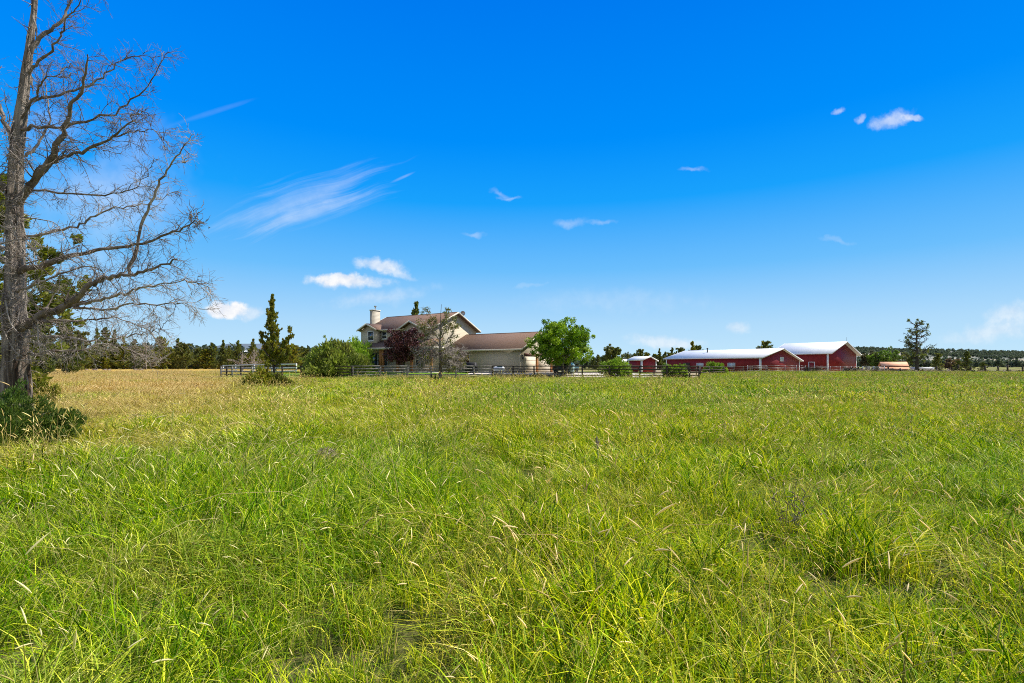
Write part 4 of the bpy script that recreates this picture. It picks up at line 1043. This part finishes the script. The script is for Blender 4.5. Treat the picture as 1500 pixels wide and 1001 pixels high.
for i in range(120):
    y_ = 200 + 330 * r.random(); p = dpt(22, y_, -.2); q = wander(p, [r.normal(), -.6 * r.random(), r.normal() * .5 - .1], .4 + .5 * r.random(), 6, r, .28, -.04)
    b.tube(rel(q), np.linspace(.008, .003, 7), 4); ramify(b, rel(q), .01, r, 5, .25, 2, .15, rmin=.0032, third=False, grav=-.04)
b.build('dead_twigs', 'bark_pale', dead)

# --- half dead tree before the house
Yh = 45.0; Xh = WX(645, Yh); r = np.random.default_rng(31)
half = empty('half_dead_tree', (Xh, Yh, tz(Xh, Yh)), 0, 'half dead tree with tangled grey twigs and a few leaves in front of the house', 'tree')
tp = smooth_path([(0, 0, -.1), (.02, 0, 1.2), (.0, 0, 2.3), (-.03, .05, 3.5), (.02, 0, 4.8), (.05, 0, 6.0), (.10, 0, 6.75)], 4)
b = MB(); b.tube(tp, np.interp(tp[:, 2], [0, .3, 2, 3.5, 5, 6.8], [.26, .17, .13, .09, .05, .012]), 10); b.build('trunk', 'bark_brown', half, smooth=True)
HB = [((0, 0, 2.2), (-1.1, -.3, 2.8), (-2.1, -.2, 2.6)), ((0, 0, 2.5), (.9, -.3, 2.2), (1.9, -.3, 1.5)), ((0, 0, 2.9), (.8, .3, 3.8), (1.3, .3, 4.8)), ((0, 0, 3.0), (-.9, .3, 3.9), (-1.5, .2, 4.6)),
      ((0, 0, 3.6), (-.8, -.4, 4.6), (-1.4, -.3, 5.4)), ((0, 0, 3.8), (.7, -.2, 4.7), (1.0, 0, 5.6)), ((0, 0, 2.4), (-.5, .8, 2.5), (-1.4, 1.0, 1.8)), ((0, 0, 2.7), (1.2, .5, 2.9), (2.2, .3, 2.4)), ((0, 0, 4.3), (-.5, .2, 5.2), (-1.25, .1, 6.3)), ((0, 0, 4.0), (.3, .3, 5.2), (.5, .2, 6.2)),
      ((0, 0, 2.3), (.6, -.9, 2.4), (1.1, -1.2, 1.6)), ((0, 0, 2.4), (-.9, -.8, 2.2), (-1.6, -.9, 1.5)), ((0, 0, 2.1), (.5, -.4, 1.9), (1.0, -.5, 1.1))]
leafc = []
for k, q in enumerate(HB):
    P = smooth_path(q, 5); P[1:-1] += r.normal(size=P[1:-1].shape) * .05; b = MB()
    lowb = q[2][2] < 3.2; b.tube(P, np.linspace(.06, .015, len(P)), 5); tips = []
    ramify(b, P, .06, r, 30 if lowb else 12, 1.0, 6 if lowb else 3, .5, rmin=.011, up=.05, grav=-.05 if lowb else 0., third=lowb, tips=tips)
    b.build('branch', 'bark_pale', half)
    for tpos, _ in tips:
        if r.random() < (.22 if lowb else .85): leafc.append(tpos)
leafc = np.array(leafc)
b = MB(); b.quads(*sprays(leafc, np.full(len(leafc), .26), 34, .085, r, [(.16, .19, .04), (.24, .24, .06), (.30, .20, .06), (.10, .12, .03)], None, aspect=1.8)); b.build('foliage', 'foliage', half)
bush('dry_weed', 634, 44.6, .35, .3, .35, 10, 30, .05, [(.08, .08, .04), (.12, .10, .05)], 'small dark weed at the foot of the half dead tree', 71, cat='weed', wisps=6, wl=.2)

# --- tall ragged tree on the right
Yr_ = 107.; Xr = WX(1343, Yr_); r = np.random.default_rng(55)
T = empty('ragged_juniper', (Xr, Yr_, 0), 0, 'tall ragged thinning juniper in front of the peach roofed building', 'tree')
b = MB(); tp = smooth_path([(0, 0, -.2), (.05, 0, 3), (-.05, 0, 6), (.0, 0, 8.5), (.05, 0, 11.2)], 4); b.tube(tp, np.interp(tp[:, 2], [0, 1, 4, 8, 11], [.50, .34, .26, .14, .03]), 8)
cs = []
for i in range(44):
    z = 1.6 + 8.6 * ((i + r.random()) / 44); az = r.random() * 6.283; L = 4.2 * (1 - (z - 1.6) / 11.5) ** .8 * (.55 + .6 * r.random()); el = .15 + .5 * r.random()
    if z < 3.2: L *= .8
    e = np.array([math.cos(az) * L * math.cos(el), math.sin(az) * L * math.cos(el), z + L * math.sin(el)]); P = limb((0, 0, z), e, r, -.12, 6, .04)
    b.tube(P, np.linspace(.10, .025, 6), 4); tips = []; ramify(b, P, .07, r, 5, 1.1, 2, .4, rmin=.022, third=False, tips=tips)
    for tpos, _ in tips:
        if r.random() < .17 + .20 * (z < 4.5): cs.append(tpos)
    if z < 5.5 and r.random() < .6: cs += [P[3], P[4]]
b.build('trunk', 'bark_dark', T); cs = np.array(cs)
b = MB(); b.quads(*sprays(cs, .20 + .24 * r.random(len(cs)), 26, .16, r, JUN, None)); b.build('crown', 'needles', T)

# --- live juniper behind the dead one, dark shrub at its foot
cr, tr = conifer(8.3, 3.3, 91, 80, 6, 90, .085, JUN2[:3], rise=.15, prof=.5, gap=.22, low=.07, lumps=.5, trunk_r=.16, clump=.11)
plant_tree('juniper_tree', cr, tr, (WX(-18, 19), 19, 0), 'green juniper growing behind the dead tree trunk')
def big_shrub():
    r = np.random.default_rng(17); b = MB(); s = MB()
    lobes = [(-9.25, 10.5, .95, .62), (-8.95, 9.9, .55, .48), (-9.7, 9.7, .6, .6), (-10.3, 9.9, .75, .7), (-10.0, 10.8, .65, .7), (-8.75, 10.5, .42, .42), (-9.15, 9.35, .35, .42), (-11.1, 10.2, .8, .8), (-10.7, 9.1, .45, .6), (-9.9, 8.95, .35, .42), (-8.72, 10.9, .70, .35), (-12, 10.6, .8, .8)]
    lobes = [(x * .80 - .72, y * .80, z, q * .97) for x, y, z, q in lobes]; ox, oy = -9.8 * .80 - .72, 9.9 * .80
    for x, y, z, q in lobes:
        n = int(115 * q / .6); d = r.normal(size=(n, 3)); d /= np.linalg.norm(d, axis=1)[:, None]
        c = np.array([x - ox, y - oy, z * .55]) + d * (q * (.35 + .55 * r.random(n)) * (1 + .3 * np.sin(d[:, 0] * 7 + x * 9) * np.cos(d[:, 1] * 8 + y * 5)))[:, None] * [1, 1, .9]
        c = c[c[:, 2] > .0]
        dd = d[:len(c)] * .6 + np.array([.15, 0, .9])
        b.quads(*sprays(c, np.full(len(c), .085), 70, .017, r, [(.06, .125, .02), (.10, .18, .025), (.035, .08, .018), (.15, .21, .035)], dd, aspect=3.0))
        for i in range(0, len(c), 4):
            e = wander(c[i], dd[i] + r.normal(size=3) * .25, .08 + .12 * r.random(), 4, r, .12); b.quads(*sprays(e[1:], np.array([.04, .03, .022, .012]), 34, .011, r, [(.07, .14, .02), (.12, .20, .03), (.17, .22, .04)], np.tile(dd[i], (4, 1)), aspect=3.0, align=.7))
        for i in range(0, len(c), 9): s.tube(limb(((x - ox) * .5, (y - oy) * .5, 0), c[i], r, .05, 5, .05), np.linspace(.022, .005, 5), 4)
    for i in range(14):
        p = np.array([r.random() * 1.9 - 1.1, -.7 + r.random() * .5, .3 + .4 * r.random()]); s.tube(wander(p, [r.normal() * .5, -.5, -.9], .5, 6, r, .25), np.linspace(.011, .005, 7), 4)
    T = empty('juniper_shrub', (ox, oy, tz(ox, oy)), 0, 'dark green spreading juniper shrub at the foot of the big dead tree', 'shrub')
    b.build('foliage', 'needles', T); s.build('stems', 'bark_pale', T)
big_shrub()
bush('juniper_shrub', 52, 16, .55, .5, .95, 30, 60, .05, JUN2, 'small green juniper growth just behind the dead trunk', 19, mc='needles', wisps=10, wl=.3)

# --- tree line
VAR = []
for k, (h, rad, pr, lump, gap, pal, nb) in enumerate([(10, 2.6, .62, .35, .05, JUN, 46), (9, 3.0, .5, .45, .1, JUN2, 44), (11, 2.1, .8, .3, .05, JUN, 46), (8, 3.2, .42, .5, .15, JUN, 40), (10, 2.2, .7, .5, .3, JUN2, 40), (7.5, 3.4, .4, .4, .1, JUN, 44)]):
    cr, tr = conifer(h, rad, 300 + k, int(nb * 1.5), 5, 9, .30, pal, rise=.2, prof=pr, gap=gap, low=.03, lumps=lump, clump=.12)
    VAR.append((h, cr, tr))
PROTO = {}
def conifer_at(px, Y, top_px, k, label, group, name='conifer_tree', wide=1.0):
    h, cr, tr = VAR[k]; H = WZ(top_px, Y); loc = (WX(px, Y), Y, 0); sc = H / h
    if k not in PROTO:
        T = plant_tree(name, cr, tr, loc, label, group=group); PROTO[k] = T
    else:
        T = copy_tree(PROTO[k]); T.name = name; T.location = loc
        T['label'] = label
        if group: T['group'] = group
        elif 'group' in T.keys(): del T['group']
    T.scale = (sc * wide, sc * wide, sc); T.rotation_euler = (0, 0, random.random() * 6.28)
    return T
GL, GLL = 'evergreens along the far left edge of the pasture', 'dark evergreen in the tree line beyond the dry pasture'
ex = [(142, 482), (155, 481), (168, 484), (181, 494), (196, 498), (238, 495), (262, 497), (271, 506), (290, 513), (309, 503), (316, 508), (327, 499), (335, 507), (350, 500), (371, 497), (385, 507), (422, 510), (432, 507), (442, 508), (448, 512)]
for i, (px, py) in enumerate(ex):
    conifer_at(px, 165 + 25 * random.random(), py, [2, 0, 2, 4, 0, 1, 0, 5, 5, 0, 4, 2][i % 12], GLL, GL, wide=.8 if i < 3 else 1.0)
px = 42.
while px < 470:
    conifer_at(px, 170 + 35 * random.random(), 508 + 12 * random.random() + (4 if 275 < px < 300 else 0), random.choice([0, 1, 3, 5, 1, 3]), GLL, GL, wide=1.25); px += 7.5 + 6 * random.random()
for px, Y, py, k, lab in [(68, 62, 428, 2, 'tall narrow dark evergreen right of the dead trunk'), (95, 75, 462, 0, 'second evergreen right of the dead trunk, shorter and fuller'), (50, 90, 450, 4, 'evergreen half hidden by the dead trunk'), (8, 80, 415, 1, 'broad evergreen at the left edge behind the dead tree'), (116, 130, 490, 5, 'low broad evergreen at the start of the far tree line'),
                          (610, 92, 444, 2, 'dark evergreen whose tip shows above the farmhouse roof'), (1014, 150, 501, 4, 'thin evergreen showing above the left end of the long barn roof'), (1121, 165, 503, 5, 'evergreen tip showing above the long barn roof near its gable'),
                          (1416, 103, 515, 0, 'dark pointed evergreen on the right in front of the hills'), (1404, 105, 530, 5, 'small bushy evergreen left of the dark pointed evergreen'), (1372, 118, 519, 3, 'evergreen just right of the ragged juniper'), (1310, 135, 520, 4, 'thin evergreen behind the peach roofed building'),
                          (1440, 112, 532, 5, 'low dark evergreen beyond the wire fence')]:
    conifer_at(px, Y, py, k, lab, None, wide=.8 if px in (610, 68) else 1.0)
GR = 'evergreens behind the little red shed and long barn'
for px, py, k in [(876, 520, 0), (887, 522, 5), (920, 516, 2), (930, 519, 0), (938, 514, 5), (948, 517, 1), (957, 519, 0), (966, 511, 2), (974, 516, 0), (984, 510, 0), (991, 515, 2), (997, 512, 5), (1003, 516, 0), (978, 518, 3), (960, 520, 3), (914, 527, 5), (1022, 509, 5), (868, 524, 3)]:
    conifer_at(px, 150 + 22 * random.random(), py, k, 'dark evergreen in the row behind the little red shed', GR)
b, t = broadleaf(8, 4.6, 2.5, 2.3, 61, 60, 40, .35, JUN, .17, 1.8, low=1.5, tr_r=.16, lump=.35)
plant_tree('round_tree', b, t, (WX(899, 128), 128, 0), 'dark round headed tree rising above the round shrub near the red shed', mc='needles')
for px, Y, py, rx, pal, lab, sd_ in [(1300, 122, 512, 2.6, [(.15, .27, .03), (.20, .33, .04), (.10, .18, .03)], 'bright green leafy tree right of the tall barn', 81), (1285, 124, 517, 2.4, [(.17, .30, .03), (.22, .34, .04), (.12, .14, .05)], 'lower yellow green tree beside the tall barn', 82),
                                     (1274, 128, 514, 1.9, [(.09, .09, .05), (.13, .12, .07)], 'thin brownish tree nearest the tall barn wall', 83), (1396, 120, 527, 2.2, [(.14, .09, .06), (.19, .13, .09)], 'low reddish brown bush left of the dark pointed evergreen', 84)]:
    H = WZ(py, Y); b, t = broadleaf(H, H * .55, rx, H * .45, sd_, 60, 60, .26, pal, .2, H * .25, low=.3, tr_r=.12, lump=.3); plant_tree('small_tree', b, t, (WX(px, Y), Y, 0), lab, mc='foliage', mt='bark_brown')
# bare grey trees in the left tree line
for px, Y, py, lab, sd_ in [(372, 120, 509, 'bare silvery bush behind the pale fence', 91), (214, 160, 489, 'bare pale dead tree in the far left tree line', 92), (355, 125, 516, 'lower bare grey bush left of the silvery one', 93)]:
    r = np.random.default_rng(sd_); H = WZ(py, Y); b = MB(); b.tube([(0, 0, -.1), (.1, 0, H * .5), (0, 0, H)], [.14, .09, .03], 5)
    for i in range(16):
        z = H * (.1 + .75 * r.random()); e = np.array([r.normal() * H * .30, r.normal() * H * .2, z + H * .25 * r.random()]); P = limb((0, 0, z * .7), e, r, .05, 5, .05); b.tube(P, np.linspace(.06, .02, 5), 4)
        ramify(b, P, .05, r, 6, H * .16, 3, H * .08, rmin=.022, third=False)
    T = empty('bare_tree', (WX(px, Y), Y, 0), 0, lab, 'tree'); b.build('branches', 'bark_pale', T, smooth=False)

# brush and small things
def brush(px0, px1, Y, h, n, seed, label, name='log_pile'):
    r = np.random.default_rng(seed); b = MB(); x0, x1 = WX(px0, Y), WX(px1, Y); xm = (x0 + x1) / 2
    for i in range(n):
        x = x0 + (x1 - x0) * r.random() - xm; z = .1 + h * r.random() ** 1.5; L = .5 + 1.0 * r.random(); a = r.normal() * .35; c_ = r.random() * 3.14
        d = np.array([math.cos(c_) * math.cos(a), math.sin(c_) * math.cos(a), math.sin(a)]) * L / 2; p = np.array([x, r.normal() * .4, z]); b.tube([p - d, p, p + d], np.array([1, 1.05, .95]) * (.07 + .1 * r.random()), 7)
    o = b.build(name, 'bark_brown', None, loc=(xm, Y, 0)); return props(o, label, 'brush', kind='stuff')
brush(1236, 1262, 107, .7, 70, 1, 'heap of cut branches and logs against the tall barn gable', 'brush_heap')
brush(1264, 1345, 104, .35, 120, 2, 'low line of brush and logs below the peach roofed building', 'brush_line')
brush(1345, 1560, 101, .22, 260, 3, 'low dark brush along the foot of the wire fence', 'brush_line')
for i, (px, py_, w_) in enumerate([(127, 543.5, 1.1), (139, 543.5, 1.5), (154, 543.8, 1.3), (160, 544, .8), (199, 543.5, 1.2), (207, 543.3, 1.4)]):
    Y = 135.; b = MB(); r = np.random.default_rng(i); ellip(b, (0, 0, .12), (w_ * .5, .5, .32 + .1 * r.random()), 10, 6); V = b.v[0]; V += r.normal(size=V.shape) * .05
    props(b.build('field_rock', 'rock', None, loc=(WX(px, Y), Y, 0)), 'small brown rock lying on the dry pasture', 'rock', 'rocks on the dry pasture')
def mound(px, py, w_, hh, lab, seed):
    Y = F * CAMH / (py - HY); x = WX(px, Y); lift = .08 if seed > 2 else .02; r = np.random.default_rng(seed); b = MB()
    nu, nv = 26, 9; u = np.linspace(0, 2 * math.pi, nu + 1)[:-1]; v = np.linspace(0, 1, nv)
    V = np.array([(w_ * .5 * q * math.cos(a), w_ * .4 * q * math.sin(a), hh * (1 - q ** 2.2)) for q in v for a in u]); V += r.normal(size=V.shape) * hh * .09
    b.quads(V, [(i * nu + j, i * nu + (j + 1) % nu, (i + 1) * nu + (j + 1) % nu, (i + 1) * nu + j) for i in range(nv - 1) for j in range(nu)])
    n = 520; a = r.random(n) * 6.283; q = np.sqrt(r.random(n)); p = np.stack([w_ * .5 * q * np.cos(a), w_ * .4 * q * np.sin(a), hh * (1 - q ** 2.2)], -1)
    b2 = MB(); V2, Q2, C2 = sprays(p, np.full(n, .02), 1, .012, r, [(.30, .24, .17), (.42, .35, .25), (.18, .13, .10)], np.stack([np.cos(a), np.sin(a), 0 * a + .3], -1), aspect=9)
    b2.quads(V2, Q2, C2)
    T = empty('dry_mound', (x, Y, tz(x, Y) + lift), r.random(), lab, 'mound'); b.build('soil', 'thatch', T, smooth=True); b2.build('dead_stems', 'foliage', T)
mound(199, 622, .62, .22, 'grey brown mound of dead grass near the dead tree', 1)
mound(478, 676, .40, .14, 'pale dry mound in the grass left of the middle', 2)
Yw = 4.1; xw = WX(1163, Yw); r = np.random.default_rng(8); b = MB()
for i in range(15):
    P = wander((r.normal() * .05, r.normal() * .05, 0), [r.normal() * .25, r.normal() * .2, 1], .30 + .22 * r.random(), 5, r, .16); b.tube(P, [.003, .003, .0025, .002, .002, .0015], 5)
    for j in range(3): b.tube(wander(P[r.integers(2, 6)], r.normal(size=3) + [0, 0, .4], .05 + .04 * r.random(), 3, r, .3), [.002, .004, .003, .0015], 5)
props(b.build('dead_weed', 'bark_brown', None, loc=(xw, Yw, tz(xw, Yw))), 'cluster of dark dead weed stalks standing in the right meadow', 'weed')
Yw = 7.0; xw = WX(875, Yw); b = MB(); b.tube([(0, 0, 0), (.01, 0, .2), (0, 0, .30)], [.008, .008, .006], 6)
for i in range(7): b.tube(wander((r.normal() * .008, r.normal() * .008, .24 + .015 * i), [r.normal() * .12, r.normal() * .12, 1], .12, 3, r, .08), [.005, .009, .008, .003], 5)
props(b.build('pale_weed', 'thatch', None, loc=(xw, Yw, tz(xw, Yw))), 'single pale upright weed standing in the middle of the meadow', 'weed')

# ------------------------------------------------------------------ far hills and woods
def ridge(name, pts, Y0, Y1, m, base=0.0, seed=1):
    """pts = (px, py) skyline; surface climbs from Y0 to the crest at Y1 and falls behind"""
    pxs = np.array([p[0] for p in pts], float); pys = np.array([p[1] for p in pts], float)
    u = np.linspace(pxs[0], pxs[-1], 160); top = CAMH + (HY - np.interp(u, pxs, pys)) / F * Y1
    tt = np.concatenate([np.linspace(0, 1, 26), [1.15, 1.5, 2.0]]); V = []
    for t in tt:
        Y = Y0 + (Y1 - Y0) * t; x = (u - CX) / F * Y
        hgt = base + (top - base) * (sstep(0, 1, t) if t <= 1 else 1 - .6 * (t - 1)); hgt = hgt * (1 + .10 * (vnoise(x, Y + 0 * x, .008) - .5) * min(t, 1) * (t < .98))
        V.append(np.stack([x, Y + 0 * x, hgt - .3 * (t == 0)], -1))
    n = len(u); V = np.concatenate(V); i, j = np.meshgrid(np.arange(len(tt) - 1), np.arange(n - 1), indexing='ij'); a = (i * n + j).reshape(-1)
    b = MB(); b.quads(V, np.stack([a, a + 1, a + n + 1, a + n], -1)); props(b.build(name, m, smooth=True), kind='structure'); return V
def hillmat(name, c1, c2, c3, s):
    m = bpy.data.materials.new(name); nt, b = pbsdf(m); MATS[name] = m; p = nt.n('ShaderNodeNewGeometry').outputs['Position']
    c = nt.mix(nt.maprange(nt.noise(p, s, 6, .7), .42, .55), c1, c2); c = nt.mix(nt.maprange(nt.noise(p, s * .22, 4, .6), .54, .62), c, c3)
    nt.set(b.inputs['Base Color'], c); b.inputs['Roughness'].default_value = 1; b.inputs['Specular IOR Level'].default_value = .05
hillmat('hazy_scrub', (.13, .155, .13), (.30, .29, .24), (.48, .43, .35), .05)  # scrub colours greyed to stand in for haze over the hills
hillmat('hazy_mountain', (.13, .165, .20), (.15, .19, .23), (.16, .20, .24), .004)  # slate blue put into the base colour in place of distance haze
hillmat('pale_field', (.42, .36, .27), (.36, .31, .22), (.25, .24, .16), .02)
HV = ridge('hills', [(1150, 512), (1262, 513), (1300, 514), (1380, 515), (1420, 515.5), (1460, 517), (1500, 518), (1600, 519), (1800, 522)], 560, 1100, 'hazy_scrub')
ridge('distant_mountains', [(150, 528), (250, 520), (300, 511), (335, 504), (380, 504), (420, 508), (480, 517), (560, 526)], 1150, 1500, 'hazy_mountain')
props(grid_mesh(np.linspace(420, 900, 60), np.linspace(430, 520, 10), 0, None, lambda x, y: 2.5 + (y - 430) * .055 + 0 * x).build('distant_field', 'pale_field', smooth=True), kind='structure')
wood = bpy.data.collections.new('far_trees')
for k in range(4):
    h, cr, tr = VAR[[0, 1, 3, 5][k]]; rr = np.random.default_rng(k); cs = rr.normal(size=(26, 3)) * [1.3, 1.3, 1.6] + [0, 0, 3.6]; cs[:, 2] = np.abs(cs[:, 2])
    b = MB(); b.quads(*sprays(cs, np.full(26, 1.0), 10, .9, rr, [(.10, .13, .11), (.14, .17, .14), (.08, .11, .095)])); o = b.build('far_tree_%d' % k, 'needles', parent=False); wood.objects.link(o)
def far_wood(name, x, y, z, smin, smax, seed, label):
    r = np.random.default_rng(seed); n = len(x); rot = np.zeros((n, 3)); rot[:, 2] = r.random(n) * 6.28
    scatter_object(name, np.stack([x, y, z], -1), rot, smin + (smax - smin) * r.random(n), r.integers(0, 4, n), {}, wood, label=label, cat='wood', kind='stuff')
r = np.random.default_rng(99)
from mathutils.bvhtree import BVHTree
ho = bpy.data.objects['hills']; bv = BVHTree.FromPolygons([v.co for v in ho.data.vertices], [list(p.vertices) for p in ho.data.polygons])
X, Y, Z = [], [], []
for i in range(5200):
    yy = 575 + 560 * r.random() ** .9; u_ = .45 + .95 * r.random(); xx = u_ * yy
    dens = vnoise(xx, yy, .012); band = abs(yy - 690 - 30 * math.sin(xx * .01)) < 45
    if r.random() > .25 + 1.0 * sstep(.35, .6, dens) or (band and r.random() < .85): continue
    hit = bv.ray_cast(Vector((xx, yy, 500)), Vector((0, 0, -1)))
    if hit[0] is None: continue
    X.append(xx); Y.append(yy); Z.append(hit[0].z - .3)
far_wood('hillside_wood', np.array(X), np.array(Y), np.array(Z), .45, .9, 1, 'dark scattered juniper woodland covering the far hills on the right')
n = 900; yy = 190 + 150 * r.random(n); u_ = -1.15 + .80 * r.random(n); xx = u_ * yy
far_wood('far_woodland', xx, yy, np.zeros(n), .7, 1.25, 2, 'dark mass of woodland filling in behind the far left tree line')
n = 520; yy = 205 + 200 * r.random(n); u_ = -.36 + .75 * r.random(n); xx = u_ * yy
far_wood('background_woodland', xx, yy, np.zeros(n), .45, .85, 3, 'low dark woodland glimpsed behind the house and shed')
n = 420; yy = 380 + 160 * r.random(n); u_ = .66 + .5 * r.random(n); xx = u_ * yy
far_wood('plain_woodland', xx, yy, np.zeros(n), .5, .95, 4, 'dark scattered trees on the plain below the hills')
